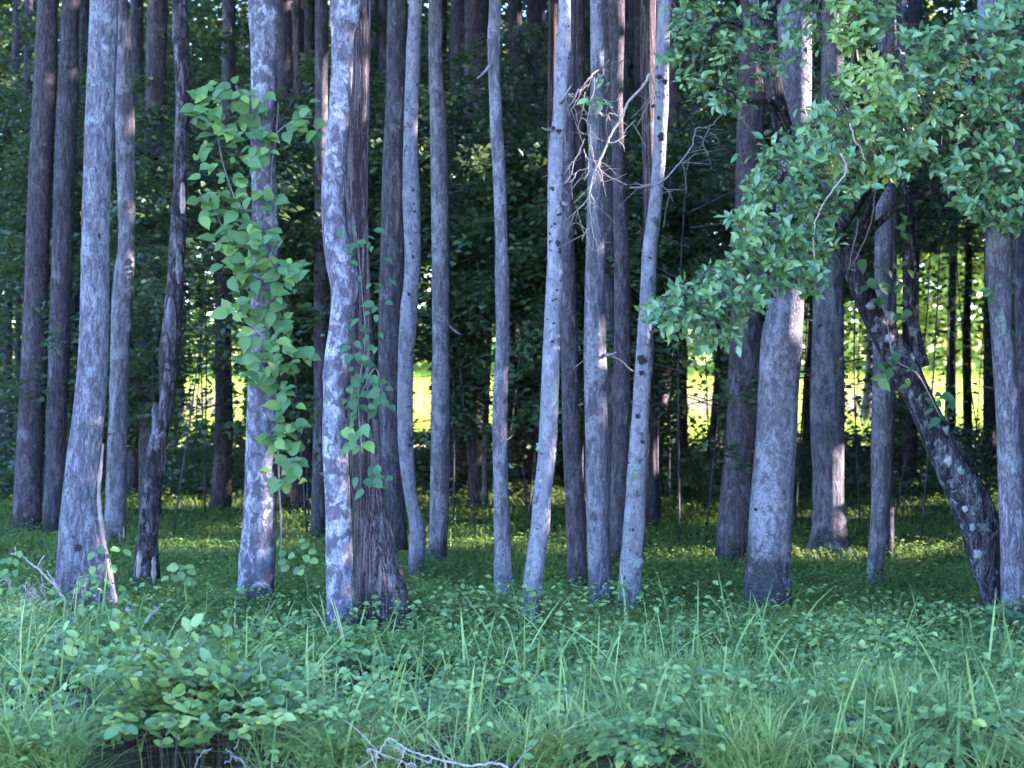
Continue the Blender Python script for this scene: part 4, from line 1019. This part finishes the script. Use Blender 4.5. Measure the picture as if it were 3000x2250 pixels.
# brush at the left, sunlit
f1 = 2104 / 520
P1 = lambda l: zz_(l, 0, 1550, f1)
bt = twig_thing('fallen_branch', 'leaning bleached branch with a forked tip, left of the curving trunk', 'branch',
    [P1([(800, 905), (740, 790), (660, 680), (560, 580), (440, 455), (350, 400), (290, 335), (210, 310), (120, 290)]), P1([(690, 690), (620, 590), (560, 490)]), P1([(450, 450), (480, 380), (530, 310)]), P1([(185, 305), (185, 250), (178, 205)])],
    15.8, M_TWIG, .014, .006)
me_small = single_leaf_mesh('small_leaf', ROUND, .7, LM_VINE_O)
for x, y in ((230, 255), (90, 365), (190, 350), (120, 330), (180, 480), (90, 470)):
    leaf_object(me_small, bt, bt.location, at(x / f1, 1550 + y / f1, 15.78), (rng.normal(0, .6), -.4, -.5), (rng.normal(0, .3), -.6, .6), .075)
bp = twig_thing('brush_pile', 'low heap of tangled sunlit twigs left of the curving trunk', 'twigs',
    [P1([(180, 980), (180, 900), (230, 840)]), P1([(190, 990), (250, 940), (300, 900)]), P1([(310, 800), (360, 790), (430, 850), (480, 910)]), P1([(500, 860), (440, 780), (390, 730), (420, 700)]),
     P1([(570, 860), (520, 780), (480, 700), (530, 650)]), P1([(300, 740), (300, 680), (315, 610)]), P1([(300, 690), (265, 655)]), P1([(480, 960), (530, 920), (545, 870)]), P1([(430, 930), (370, 860), (300, 790), (350, 740)]),
     P1([(480, 970), (560, 985), (640, 990)]), P1([(135, 720), (100, 640), (60, 600), (0, 610)]), P1([(130, 660), (115, 590)]), P1([(500, 720), (480, 650), (520, 690)]), P1([(200, 820), (240, 840)]), P1([(440, 900), (460, 830), (400, 760)]),
     P1([(380, 830), (350, 890)]), P1([(620, 900), (560, 850), (540, 800)]), P1([(970, 980), (975, 830), (1010, 700), (1015, 620), (1060, 590)]), P1([(1010, 640), (940, 630), (920, 570)]), P1([(1050, 770), (1020, 740)]),
     P1([(420, 960), (460, 880), (500, 800)]), P1([(340, 950), (400, 870), (470, 820)]), P1([(260, 960), (330, 860), (400, 820)]), P1([(360, 990), (440, 940), (540, 940)]), P1([(300, 900), (360, 940), (450, 950)])],
    15.75, M_TWIG, .010, .004, side=3)
for x, y in ((60, 530), (30, 560), (10, 700), (190, 710), (250, 740), (410, 710), (560, 740), (610, 700), (430, 820), (230, 760), (940, 560), (980, 590), (950, 610), (800, 770), (850, 740), (130, 530), (1100, 440), (1150, 470), (1120, 520), (1080, 560), (1150, 620), (1110, 650), (1320, 420), (1420, 240), (1460, 250), (1300, 300), (1150, 230), (1130, 280), (1210, 200), (1390, 230), (1480, 690), (1500, 740), (1440, 790), (1450, 760), (1160, 250)):
    leaf_object(me_small, bp, bp.location, at(x / f1, 1550 + y / f1, 15.9 - rng.uniform(0, .2)), (rng.normal(0, .6), -.4, -.3 + rng.normal(0, .4)), (rng.normal(0, .3), -.6, .6), rng.uniform(.06, .095))
twig_thing('fallen_branch', 'short thick bleached stick lying in leaves right of the curving trunk', 'branch', [P1([(1510, 950, .1), (1580, 1020), (1665, 1115, -.1)])], 15.4, M_TWIG, .026, .02)
twig_thing('bare_twig', 'small forked dry twig above the left shrub', 'twig', [P1([(1730, 1110), (1780, 1040), (1830, 980), (1880, 960)]), P1([(1830, 980), (1850, 930), (1830, 910)]), P1([(1870, 965), (1885, 920)])], 13.6, M_TWIG2, .010, .006)
twig_thing('bare_twig', 'thin slanting dry stalk in front of the curving trunk foot', 'twig', [P1([(985, 1430), (930, 1280), (860, 1110), (800, 1000), (740, 940)])], 14.2, M_TWIG2, .007, .004)
# the white branch at the water's edge
P8 = lambda l: zz_(l, 1000, 1450, 2.074)
twig_thing('fallen_branch', 'bleached forked branch lying along the bank at the bottom edge', 'branch',
    [P8([(1040, 1690, -.1), (1005, 1655, -.1), (950, 1630), (850, 1638), (740, 1645), (620, 1612), (520, 1588), (460, 1570), (390, 1540), (330, 1500), (290, 1470)]), P8([(390, 1545), (370, 1600), (340, 1660)]), P8([(632, 1618), (630, 1665)]),
     P8([(290, 1475), (260, 1510), (230, 1565), (180, 1580)]), P8([(230, 1565), (180, 1545), (150, 1560)]), P8([(560, 1600), (530, 1630)]), P8([(460, 1650), (420, 1635), (380, 1640)]), P8([(215, 1570), (225, 1600)])],
    9.85, M_TWIG, .008, .003, side=2)
f5 = 2212 / 600
P5 = lambda l: zz_(l, 300, 1900, f5)
twig_thing('fallen_branch', 'thin grey forked twig on the bank below the left shrub', 'branch',
    [P5([(1560, 1290), (1500, 1200), (1430, 1170), (1390, 1130), (1330, 1090)]), P5([(1400, 1140), (1390, 1200), (1330, 1240)]), P5([(1000, 1280), (1040, 1180), (1100, 1110), (1180, 1080)]), P5([(1420, 1100), (1480, 980), (1530, 850)]), P5([(1560, 970), (1500, 920)]), P5([(1430, 1170), (1450, 1220)])],
    10.25, M_TWIG2, .008, .004)

# ---------------------------------------------------------------- masses of leaves
def project(P):
    v = P - np.array([0, 0, CAM_H])
    f = v[:, 1] * math.cos(PITCH) - v[:, 2] * math.sin(PITCH)
    u = v[:, 1] * math.sin(PITCH) + v[:, 2] * math.cos(PITCH)
    return 1500 + F * v[:, 0] / f, 1125 - F * u / f

# lanes through the wood where the meadow shows: x range and z range at 45 m, share of leaves kept
LANES = [(535, 725, 690, 1090, .22), (535, 725, 1090, 1235, .10), (1195, 1275, 760, 1060, .22), (1195, 1275, 1060, 1270, .0), (1422, 1472, 940, 1240, .12), (1492, 1530, 900, 1230, .2),
         (2000, 2105, 950, 1290, .04), (2325, 2395, 940, 1290, .04), (2465, 2560, 880, 1270, .06), (2560, 2930, 740, 1000, .10), (2680, 2930, 1000, 1250, .05), (14, 72, 860, 1120, .25), (180, 250, 880, 1110, .3), (1440, 1475, 300, 420, .5), (930, 960, 1080, 1240, .3)]
def lane_mask(P, far=30.0):
    px, py = project(P)
    keep = np.ones(len(P), bool); r = rng.uniform(0, 1, len(P))
    for x0, x1, y0, y1, k in LANES:
        keep &= ~((px > x0) & (px < x1) & (py > y0) & (py < y1) & (r > k) & (P[:, 1] > far))
    return keep

def understory(x, d, h, n, rad, size, label, zmin=1.0, mat=LM_UNDER):
    """young tree: thin stem and flat layered boughs"""
    rr = np.random.default_rng(int(abs(x) * 100 + d * 7))
    b = np.array([x, d, float(ground_z(x, d))])
    root = empty('young_tree', tuple(b), label, 'young tree', 'young leafy trees in the shade of the wood')
    a = Acc(); top = np.array([x + rr.normal(0, .3), d, h])
    a.tube(spline([b, (b + top) / 2 + rr.normal(0, .12, 3), top], 14), np.linspace(.014, .005, 14), 6)
    a.build('trunk', B['dark'], root, b)
    P, D, N = [], [], []
    nb = int(8 + h * 3.2)
    lim = Acc()
    for i in range(nb):
        z = zmin + (h - zmin) * rr.uniform(0, 1)
        ang = rr.uniform(0, 6.28); ln = rad * (1.08 - .65 * (z - zmin) / max(.5, h - zmin)) * rr.uniform(.6, 1.1)
        k = n // nb
        o = np.array([b[0] + (top[0] - b[0]) * z / h, d, z])
        dr = np.array([math.cos(ang), math.sin(ang), rr.uniform(-.35, .4)])
        mp = o[None] + dr[None] * ln * np.array([[.35], [.7], [1.0]])
        if lane_mask(mp, 19).all(): lim.tube([o, o + dr * ln * .5 + np.array([0, 0, .03]), o + dr * ln], [.012, .008, .003], 4, False)
        t = np.sqrt(rr.uniform(0.02, 1, k)); side = np.array([-dr[1], dr[0], 0])
        wv = rr.normal(0, .28, k) * ln * (1.15 - t)
        p = o + dr * (ln * t)[:, None] + side * wv[:, None]
        p[:, 2] += rr.normal(0, .10, k) - .12 * t * t * ln
        P.append(p); D.append(dr * .6 + side * np.sign(wv)[:, None] * .8 + rr.normal(0, .3, (k, 3))); N.append(np.array([0, 0, 1.]) + rr.normal(0, .55, (k, 3)))
    if lim.n: lim.build('boughs', B['dark'], root, b)['kind'] = 'stuff'
    P, D, N = map(np.concatenate, (P, D, N))
    m = keep_mask(P, size * .4) & lane_mask(P, 19)
    P, D, N = P[m], D[m], N[m]
    L = rr.uniform(.7, 1.25, len(P)) * size
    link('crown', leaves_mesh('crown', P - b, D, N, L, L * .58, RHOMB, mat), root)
    return root

YT = [(40, 28, 6.5), (250, 27, 5.8), (420, 30, 7), (505, 24, 5.4), (560, 32, 8), (770, 29, 7), (900, 24, 5.0), (930, 33, 8), (1090, 27, 6.5), (1165, 33, 8.5), (1330, 25, 6.2), (1470, 30, 6.8),
      (1545, 25, 5.2), (1690, 31, 7.5), (1780, 27, 5.6), (1850, 25, 4.8), (1960, 30, 7), (2080, 34, 8.5), (2120, 27, 6.4), (2300, 32, 8), (2440, 28, 6.8), (2620, 26, 5.8), (2760, 33, 8), (2900, 29, 6.8), (160, 35, 8.5), (1150, 38, 9.5), (1620, 38, 9.5), (2500, 38, 9.5), (745, 39, 9.5), (320, 38, 9.5),
      (110, 31, 8), (340, 33, 8.5), (480, 36, 9), (830, 36, 9), (1010, 30, 7.6), (1040, 36, 9), (1290, 37, 9.5), (1530, 34, 9), (1600, 28, 7), (1720, 35, 9), (1900, 35, 9), (2200, 36, 9), (2310, 37, 9.5), (2640, 36, 9), (2850, 36, 9), (20, 38, 9.5), (2980, 38, 9.5), (1460, 40, 10), (1820, 40, 10), (560, 41, 10), (2140, 41, 10)]
YT += [(125, 28.5, 6.4), (300, 26.5, 6.2), (455, 25, 5.8), (600, 29.5, 6.6), (905, 26, 6), (1110, 25, 6), (1370, 30.5, 7), (1395, 24.5, 5.2), (1545, 28, 6.4), (1690, 24.5, 4.6), (1760, 25, 4.8), (1880, 24, 4.4), (1990, 22, 6), (2070, 24.5, 6.6), (2330, 26, 6.4), (2520, 25, 5.6), (2700, 23, 5.6), (1480, 26, 7), (600, 27, 7), (960, 25, 6.4)]
NEAR = {'L1': 'broad reddish trunk', 'curved': 'curving pale trunk', 'dead': 'dead peeling trunk', 'vine': 'vine covered trunk', 'wavy': 'wavy lichened trunk', 'red': 'red barked trunk', 'thin8': 'thin S bent trunk',
        'straight9': 'straight grey brown trunk', 'mid10': 'slender kinked trunk', 'birch': 'sunlit birch', 'b13': 'straight trunk right of the birch', 'spot': 'black spotted trunk', 'lean17': 'thin slanting trunk', 'big20': 'thickest pale trunk', 't25': 'flared dark trunk', 't26': 'slim bent grey trunk', 't23': 'pale trunk at the right end', 'L4': 'lone dark trunk in the left gap', 'dark7': 'broad furrowed trunk'}
ORD = {1: [''], 2: ['nearer ', 'farther '], 3: ['nearest ', 'middle ', 'farthest ']}
def near_labels(items, head, tail):
    """items: (px, distance); names each by the front trunk it stands closest behind, then by how far back it is"""
    by = {}
    cen = {k: 1500 + F * T[k][2][0] / T[k][2][1] for k in NEAR}
    for i, (px, d) in enumerate(items):
        by.setdefault(min(cen, key=lambda k: abs(cen[k] - px)), []).append((d, i))
    out = [''] * len(items)
    for k, v in by.items():
        v.sort()
        words = ORD.get(len(v)) or (['nearest ', 'second nearest ', 'third nearest ', 'fourth nearest ', 'fifth nearest ', 'sixth nearest ', 'seventh nearest ', 'eighth nearest '][:len(v) - 1] + ['farthest '])
        for w, (d, i) in zip(words, v): out[i] = w + head + ' ' + tail + ' ' + NEAR[k]
    return out
for (px, d, h), lab in zip(YT, near_labels([(q[0], q[1]) for q in YT], 'young leafy tree', 'shaded behind the')):
    understory((px - 1500) / F * d, d, h, 4700, 1.8 + .02 * d, .085 + .0012 * d, lab, zmin=1.2 if d > 26 else 1.7)
dim = [t for t in TREES if t[0].get('group') == GB]
for t, lab in zip(dim, near_labels([(1500 + F * t[0].location.x / t[2], t[2]) for t in dim], 'dim slim trunk', 'deep behind the')):
    t[0]['label'] = lab

def blades(P, H, W, lean, curl, seg=3):
    """grass: arched tapering blades"""
    n = len(P)
    ang = rng.uniform(0, 2 * np.pi, n)
    ld = np.stack([np.cos(ang), np.sin(ang), np.zeros(n)], 1)
    sd = np.stack([-np.sin(ang), np.cos(ang), np.zeros(n)], 1)
    tw = rng.uniform(-.9, .9, n)
    sd = sd * np.cos(tw)[:, None] + ld * np.sin(tw)[:, None]
    V = []
    for k in range(seg + 1):
        t = k / seg
        c = P + ld * (H * (lean * t + curl * t * t))[:, None]
        c = c + np.array([0, 0, 1.]) * (H * (t - .42 * np.clip(curl, 0, 1.2) * t * t))[:, None]
        if k < seg:
            w = (W * (1 - .55 * t * t) * .5)[:, None]
            V += [c - sd * w, c + sd * w]
        else:
            V.append(c)
    V = np.stack(V, 1)
    nv = V.shape[1]
    faces = [(2 * k, 2 * k + 1, 2 * k + 3, 2 * k + 2) for k in range(seg - 1)] + [(2 * seg - 2, 2 * seg - 1, 2 * seg)]
    fl = np.concatenate([np.asarray(q) for q in faces]); tot = np.asarray([len(q) for q in faces])
    loops = (np.arange(n)[:, None] * nv + fl[None]).ravel(); totals = np.tile(tot, n)
    return V.reshape(-1, 3), loops, np.concatenate([[0], np.cumsum(totals)[:-1]]), totals

def grass_obj(name, P, H, W, lean, curl, mat, label, cat, seg=3):
    V, l, s, t = blades(P, H, W, lean, curl, seg)
    return tag(link(name, new_mesh(name, V, l, s, t, mat, True)), label, cat, None, 'stuff')

def rows_sample(n, d0, d1, xr=.30, power=1.0):
    u = rng.uniform(0, 1, n)
    d = 1 / (1 / d0 + (1 / d1 - 1 / d0) * u ** power)
    return rng.uniform(-xr, xr, n) * d, d

# where the bank's shrubs stand: (cx, cy, rx, ry, weight) per shrub, nearest and farthest distance
SHRUBS = [
    ('wide round leaved shrub over a dark hollow at the lower left', [(430, 2040, 190, 75, 2), (620, 2000, 250, 110, 3.4), (450, 1915, 190, 65, 2), (770, 2040, 120, 90, 1.3), (330, 2100, 80, 35, .8), (560, 2110, 150, 40, 1)], 10.1, 11.4, 1900, .090, 300),
    ('fresh green shrub at the bottom edge, right of the bleached branch', [(1880, 2180, 150, 70, 2), (1760, 2230, 90, 30, .7), (1960, 2120, 110, 50, 1)], 9.9, 10.8, 420, .070, 260),
    ('largest light green shrub at the bottom edge, right of centre', [(2500, 2140, 210, 100, 3), (2420, 2210, 130, 40, 1), (2650, 2200, 120, 50, 1)], 9.9, 11.0, 600, .074, 300),
    ('light green shrub in the lower right corner', [(2880, 2080, 120, 70, 1), (2900, 2200, 140, 60, 1.4), (2760, 2180, 90, 60, .7)], 9.9, 11.1, 460, .076, 260),
    ('low leafy bank plant between the bleached branch and the wide left shrub', [(1300, 2090, 130, 45, 1), (1440, 2130, 90, 40, .6)], 10.4, 11.2, 160, .066, 120),
    ('loose light green shrub rising through the grass in the middle of the bank', [(1550, 2010, 150, 50, 1), (1720, 2060, 110, 40, .6)], 11.0, 12.0, 240, .075, 160),
    ('pale green leafy weeds among tall grass right of centre on the bank', [(2150, 1980, 150, 45, 1), (2320, 2010, 90, 40, .5)], 11.3, 12.4, 260, .07, 160),
    ('leafy weeds at the left edge of the bank, above the drooping grass', [(90, 1960, 120, 50, 1), (200, 1900, 80, 40, .6)], 11.4, 12.6, 240, .085, 140),
    ('leafy weeds spreading before the foot of the red barked trunk', [(1150, 1930, 150, 40, 1), (1000, 1910, 80, 35, .6)], 12.2, 13.4, 240, .08, 140),
]
def under_shrub(x, d):
    bx = 1500 + F * x / d
    px = 1500 + F * x / d
    r = np.zeros(len(x), bool)
    for sh in SHRUBS:
        for cx, cy, rx, ry, w in sh[1]:
            r |= (np.abs(px - cx) < rx * .95) & (d < sh[3] - .15) & (d > sh[2] - .35)
    return (r & (rng.uniform(0, 1, len(x)) > .12)) | ((bx > 1060) & (bx < 1510) & (d < 10.02))

# tall grass of the bank and the clearing edge
x, d = rows_sample(115000, 9.9, 16.2, .295)
d += rng.normal(0, .1, len(d))
be = bank_edge(x)
keep = (d > be - .35)
pxs = 1500 + F * x / d
cl = vnoise(x * 2.2, d * 2.2, 2.0)
sparse = np.where((pxs > 230) & (pxs < 640) & (d < 11.6), .12, 1.0)          # bare hollow under the left shrub
keep &= (rng.uniform(0, 1, len(x)) < np.clip(.42 + .8 * cl, .06, 1) * sparse * np.where(d < 10.8, .5, 1)) & ~under_shrub(x, d)
x, d = x[keep], d[keep]
P = np.stack([x, d, ground_z(x, d) - .02], 1)
hm = np.clip(.24 + .16 * vnoise(x * .9, d * .9, 5.0) - .028 * (d - 11), .10, .6)
H = hm * rng.uniform(.55, 1.35, len(x))
grass_obj('grass', P, H, rng.uniform(.004, .010, len(x)), rng.uniform(.05, .6, len(x)), rng.uniform(.1, 1.0, len(x)) ** 1.4, LM_GRASS, 'tall arching grass along the bank in front of the trees', 'grass')
# single taller stalks and broad blades standing out
n = 700
x, d = rows_sample(n, 10.1, 15.4, .29)
P = np.stack([x, d, ground_z(x, d)], 1)
grass_obj('tall_grass', P, rng.uniform(.35, .75, n) * np.where(d > 13.5, .8, 1), rng.uniform(.008, .02, n), rng.uniform(0, .35, n), rng.uniform(0, .9, n), LM_GRASS, 'taller broad grass blades standing out of the bank grass', 'grass', 5)
# grass hanging over the edge
n = 8000
x = rng.uniform(-3.3, 3.3, n); d = bank_edge(x) - rng.uniform(-.15, .3, n)
k = ~((x > -2.35) & (x < -1.75)) & (vnoise(x * 2, 0, 3) > -.7) & ~under_shrub(x, d)
x, d = x[k], d[k]; n = len(x)
P = np.stack([x, d, ground_z(x, d)], 1)
grass_obj('bank_grass', P, rng.uniform(.15, .5, n), rng.uniform(.006, .013, n), rng.uniform(.2, .7, n), rng.uniform(.6, 1.5, n), LM_GRASS, 'drooping grass hanging over the edge of the bank', 'grass', 4)
# short forest floor grass
x, d = rows_sample(90000, 15.0, 46, .31)
P = np.stack([x, d, ground_z(x, d)], 1); n = len(x)
grass_obj('forest_grass', P, rng.uniform(.06, .22, n), rng.uniform(.004, .009, n) * (d / 18), rng.uniform(.1, .6, n), rng.uniform(.1, 1, n), LM_COVER, 'short grass over the shaded forest floor', 'grass', 2)
# low leafy plants
x, d = rows_sample(190000, 13.0, 48, .31)
c2 = vnoise(x * 1.1, d * 1.1, 9.0)
k = rng.uniform(0, 1, len(x)) < np.clip(.75 + .5 * c2, .2, 1); x, d = x[k], d[k]; n = len(x)
P = np.stack([x, d, ground_z(x, d) + np.abs(rng.normal(0, .07, n)) + .015 + .22 * np.clip(vnoise(x * 1.1, d * 1.1, 9.0) - .1, 0, 1) * rng.uniform(0, 1, n)], 1)
D = rand_dirs(n, -.3, .35); N = unit(rand_dirs(n, 0, 1) * .7 + np.array([0, -.15, 1]))
L = rng.uniform(.022, .062, n) * (1 + .02 * (d - 15))
tag(link('ground_cover', leaves_mesh('ground_cover', P, D, N, L, L * .62, RHOMB, LM_COVER)), 'low green leaves carpeting the forest floor', 'ground cover', None, 'stuff')
# broad leaved herbs among the bank grass
x, d = rows_sample(36000, 10.0, 16.5, .295)
k = rng.uniform(0, 1, len(x)) < np.clip(.45 + 1.0 * vnoise(x * 1.4, d * 1.4, 12.0), .05, 1); x, d = x[k], d[k]; n = len(x)
pxs = 1500 + F * x / d
k = ~((pxs > 230) & (pxs < 640) & (d < 11.5)) & ~under_shrub(x, d); x, d = x[k], d[k]; n = len(x)
P = np.stack([x, d, ground_z(x, d) + rng.uniform(.02, .40, n) * np.clip(1.2 - .08 * (d - 10.5) , .3, 1) * (1 + .5 * vnoise(x * 1.2, d * 1.2, 15.0))], 1)
D = rand_dirs(n, -.55, .25); N = unit(rand_dirs(n, 0, 1) * .7 + np.array([0, -.4, .9]))
L = rng.uniform(.022, .078, n)
tag(link('low_plants', leaves_mesh('low_plants', P, D, N, L, L * .62, OVAL, LM_SHRUB)), 'broad leaved low plants growing through the bank grass', 'low plants', None, 'stuff')

# undergrowth towards the meadow edge
n = 60000
x, d = rows_sample(n, 30, 50, .33)
z = np.abs(rng.normal(0, 1, n)) * np.clip(.22 + .35 * vnoise(x * .45, d * .45, 21.0) + np.clip((d - 38) / 12, 0, 1) * .35, .05, 1.2)
px0 = 1500 + F * x / d
z = np.where(z > 1.15, rng.uniform(0, 1.1, n), z)
P = np.stack([x, d, ground_z(x, d) + z], 1)
k = keep_mask(P, .05); P = P[k]; n = len(P)
L = rng.uniform(.09, .19, n)
tag(link('undergrowth', leaves_mesh('undergrowth', P, rand_dirs(n, -.5, .3), unit(rand_dirs(n, 0, 1) + np.array([0, -.2, .6])), L, L * .6, RHOMB, LM_UNDER)), 'low dark undergrowth at the back of the wood', 'undergrowth', None, 'stuff')

# leaf wall at the far edge of the wood
n = 390000
x = rng.uniform(-16.5, 16.5, n); y = rng.uniform(41, 51, n); z = rng.uniform(.4, 14.5, n) 
px, py = project(np.stack([x, y, z], 1))
dens = .66 + .36 * np.clip((z - 5) / 3, 0, 1) + 1.1 * vnoise(x * .55, y * .55, z * 1.1) + .35 * vnoise(x * 1.7, y * 1.7, z * 3.4)
k = rng.uniform(0, 1, n) < np.clip(dens, 0, 1)
P = np.stack([x, y, z], 1)[k]
k = lane_mask(P) & keep_mask(P, .08)
P = P[k]; n = len(P)
L = rng.uniform(.13, .24, n)
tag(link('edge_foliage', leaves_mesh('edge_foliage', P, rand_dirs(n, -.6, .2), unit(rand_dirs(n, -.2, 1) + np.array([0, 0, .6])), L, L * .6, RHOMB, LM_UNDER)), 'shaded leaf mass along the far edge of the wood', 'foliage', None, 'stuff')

# unseen trunkless leaf masses at both sides and overhead, added to block the sun
def clumps(n, xf, y0, y1, zf):
    y = rng.uniform(y0, y1, n); x = xf(n, y); z = zf(n, x, y)
    return np.stack([x, y, z], 1)
A = clumps(150000, lambda n, y: np.maximum(.285 * y + 1.6, 5.4) + 22 * rng.uniform(0, 1, n) ** 1.25, 8.5, 51, lambda n, x, y: .15 + 15.5 * rng.uniform(0, 1, n) ** .95)
Bm = clumps(11000, lambda n, y: -np.maximum(.285 * y + 1.6, 5.4) - 14 * rng.uniform(0, 1, n) ** 1.3, 12, 51, lambda n, x, y: .2 + 14 * rng.uniform(0, 1, n))
Cc = clumps(8000, lambda n, y: rng.uniform(-1, 1, n) * (.3 * y + 4), 15, 51, lambda n, x, y: np.maximum(8.5, 2.2 + .215 * y + .6) + 6.5 * rng.uniform(0, 1, n))
P = np.concatenate([A, Bm, Cc])
k = keep_mask(P, .09, .5)
P = P[k]; n = len(P)
L = rng.uniform(.3, .52, n)
tag(link('sun_blocking_leaves', leaves_mesh('sun_blocking_leaves', P, rand_dirs(n, -.6, .2), unit(rand_dirs(n, -.6, 1) + np.array([.25, 0, .5])), L, L * .64, RHOMB, LM_CANOPY)), 'unseen leaf mass added beside and above the wood to block sun and sky', 'woods', None, 'stuff')

# sunlit meadow grass, dry brush, far trees
n = 42000
y = 53 + 75 * rng.uniform(0, 1, n) ** 1.5; x = rng.uniform(-.33, .36, n) * y
P = np.stack([x, y, meadow_z(x, y) - .03], 1)
grass_obj('meadow_grass', P, rng.uniform(.35, 1.0, n), rng.uniform(.02, .05, n), rng.uniform(0, .4, n), rng.uniform(0, .8, n), LM_MEADOW, 'sunlit yellow green meadow grass beyond the wood', 'grass', 2)
n = 3000
cx = rng.choice([-11.5, -10.0, 6.3, 7.0, 11.0], n) * 1.15; y = rng.uniform(60, 68, n); x = cx + rng.normal(0, .9, n)
P = np.stack([x, y, meadow_z(x, y)], 1)
grass_obj('dry_brush', P, rng.uniform(.6, 1.5, n), rng.uniform(.015, .04, n), rng.uniform(0, .5, n), rng.uniform(0, .6, n), LM_BRUSH, 'pinkish brown dry brush standing in the meadow', 'brush', 2)
n = 120000
y = rng.uniform(112, 150, n); x = rng.uniform(-.36, .42, n) * y
hh = 27 + 7 * vnoise(x * .09, y * .05, 3.3) + 4 * vnoise(x * .3, 0, 7.7)
z = meadow_z(x, y) + hh * rng.uniform(0, 1, n) ** .8
k = vnoise(x * .35, y * .35, z * .35) > -.35
P = np.stack([x, y, z], 1)[k]; n = len(P)
L = rng.uniform(.5, 1.0, n)
tag(link('far_woods', leaves_mesh('far_woods', P, rand_dirs(n, -.6, .4), rand_dirs(n, -.4, 1), L, L * .65, RHOMB, LM_FAR)), 'sunlit far trees on the other side of the meadow', 'woods', None, 'stuff')

# ---------------------------------------------------------------- shrubs on the bank
me_shrub = single_leaf_mesh('broad_leaf', ROUND, .62, LM_SHRUB_O)
def shrub(label, blobs, d0, d1, n, size, keep=300, mat_tmpl=ROUND, aspect=.62, group=None):
    """blobs: (cx, cy, rx, ry, weight) in the photograph, spread between the distances d0..d1"""
    bx = np.average([b[0] for b in blobs], weights=[b[4] for b in blobs])
    base = at(bx, 1080 + CAM_H * F / (.5 * (d0 + d1)), .5 * (d0 + d1)); base.z = float(ground_z(base.x, base.y))
    root = empty('shrub', tuple(base), label, 'shrub', group)
    w = np.asarray([b[4] for b in blobs], float); w /= w.sum()
    st = Acc(); P, D, N, L = [], [], [], []
    n_tw = n // 6
    for i in range(n_tw):
        b = blobs[rng.choice(len(blobs), p=w)]
        a = rng.uniform(0, 6.28); r = min(1.35, abs(rng.normal(0, .68)))
        px, py = b[0] + b[2] * r * math.cos(a), b[1] + b[3] * r * math.sin(a)
        f = np.clip((py - (b[1] - b[3])) / (2 * b[3]), 0, 1)
        d = d1 - (d1 - d0) * (0.75 * f + .25 * rng.uniform(0, 1))
        c = np.array(at(px, py, d))
        root_pt = np.array([base.x + (c[0] - base.x) * .8 + rng.normal(0, .08), base.y + .25 + rng.normal(0, .15), 0])
        root_pt[2] = ground_z(root_pt[0], root_pt[1])
        if c[2] < root_pt[2] + .03: c[2] = root_pt[2] + .03
        mid = root_pt * .45 + c * .55 + np.array([0, 0, .10])
        if i % 3 == 0: st.tube(spline([root_pt, mid, c], 7), np.linspace(.005, .002, 7), 4, False)
        else: st.tube(spline([c * .6 + mid * .4, c], 3), [.002, .0015, .001], 4, False)
        ax = unit((c - mid + np.array([0, -.12, .02]))[None])[0]
        side = unit(np.cross(ax, [0, 0, 1.])[None])[0]
        for q in range(6):
            t = q / 5.0; sgn = 1 if q % 2 else -1
            P.append(c - ax * .17 * (1 - t) + rng.normal(0, .008, 3)); D.append(ax * (.45 + .8 * t) + side * sgn * (1 - .5 * t) + rng.normal(0, .22, 3) + np.array([0, 0, -.22]))
            N.append(np.array([0, -.5, 1.]) + rng.normal(0, .3, 3)); L.append(size * rng.uniform(.5, 1.2))
    st.build('stems', M_STALK, root, base)['kind'] = 'stuff'
    P, D, N, L = map(np.asarray, (P, D, N, L))
    k = keep_mask(P, .02); P, D, N, L = P[k], D[k], N[k], L[k]
    order = np.argsort(P[:, 1])
    for i in order[:keep]:
        leaf_object(me_shrub, root, base, P[i], D[i], N[i], L[i])
    r = order[keep:]
    if len(r):
        link('leaves', leaves_mesh('leaves', P[r] - np.asarray(base), D[r], N[r], L[r], L[r] * aspect, ROUND, LM_SHRUB), root)['kind'] = 'stuff'
    return root
for lab, blobs, d0, d1, n, sz, kp in SHRUBS:
    shrub(lab, blobs, d0, d1, n, sz, kp)
shrub('small pale leaved plant low on the bank right of the hollow', [(830, 2195, 85, 40, 1)], 10.3, 10.6, 96, .062, 96)
shrub('low broad leaved plant by the foot of the vine covered trunk', [(760, 1830, 130, 40, 1), (820, 1870, 60, 35, .5), (690, 1790, 50, 30, .3)], 14.2, 15.2, 168, .085, 120)
shrub('low yellow green plant at the foot of the wavy lichened trunk', [(1040, 1850, 70, 28, 1)], 13.9, 14.4, 84, .085, 80)
shrub('leafy plant in front of the curving trunk foot', [(330, 1850, 90, 50, 1), (430, 1880, 60, 40, .5)], 12.9, 13.8, 132, .105, 100)
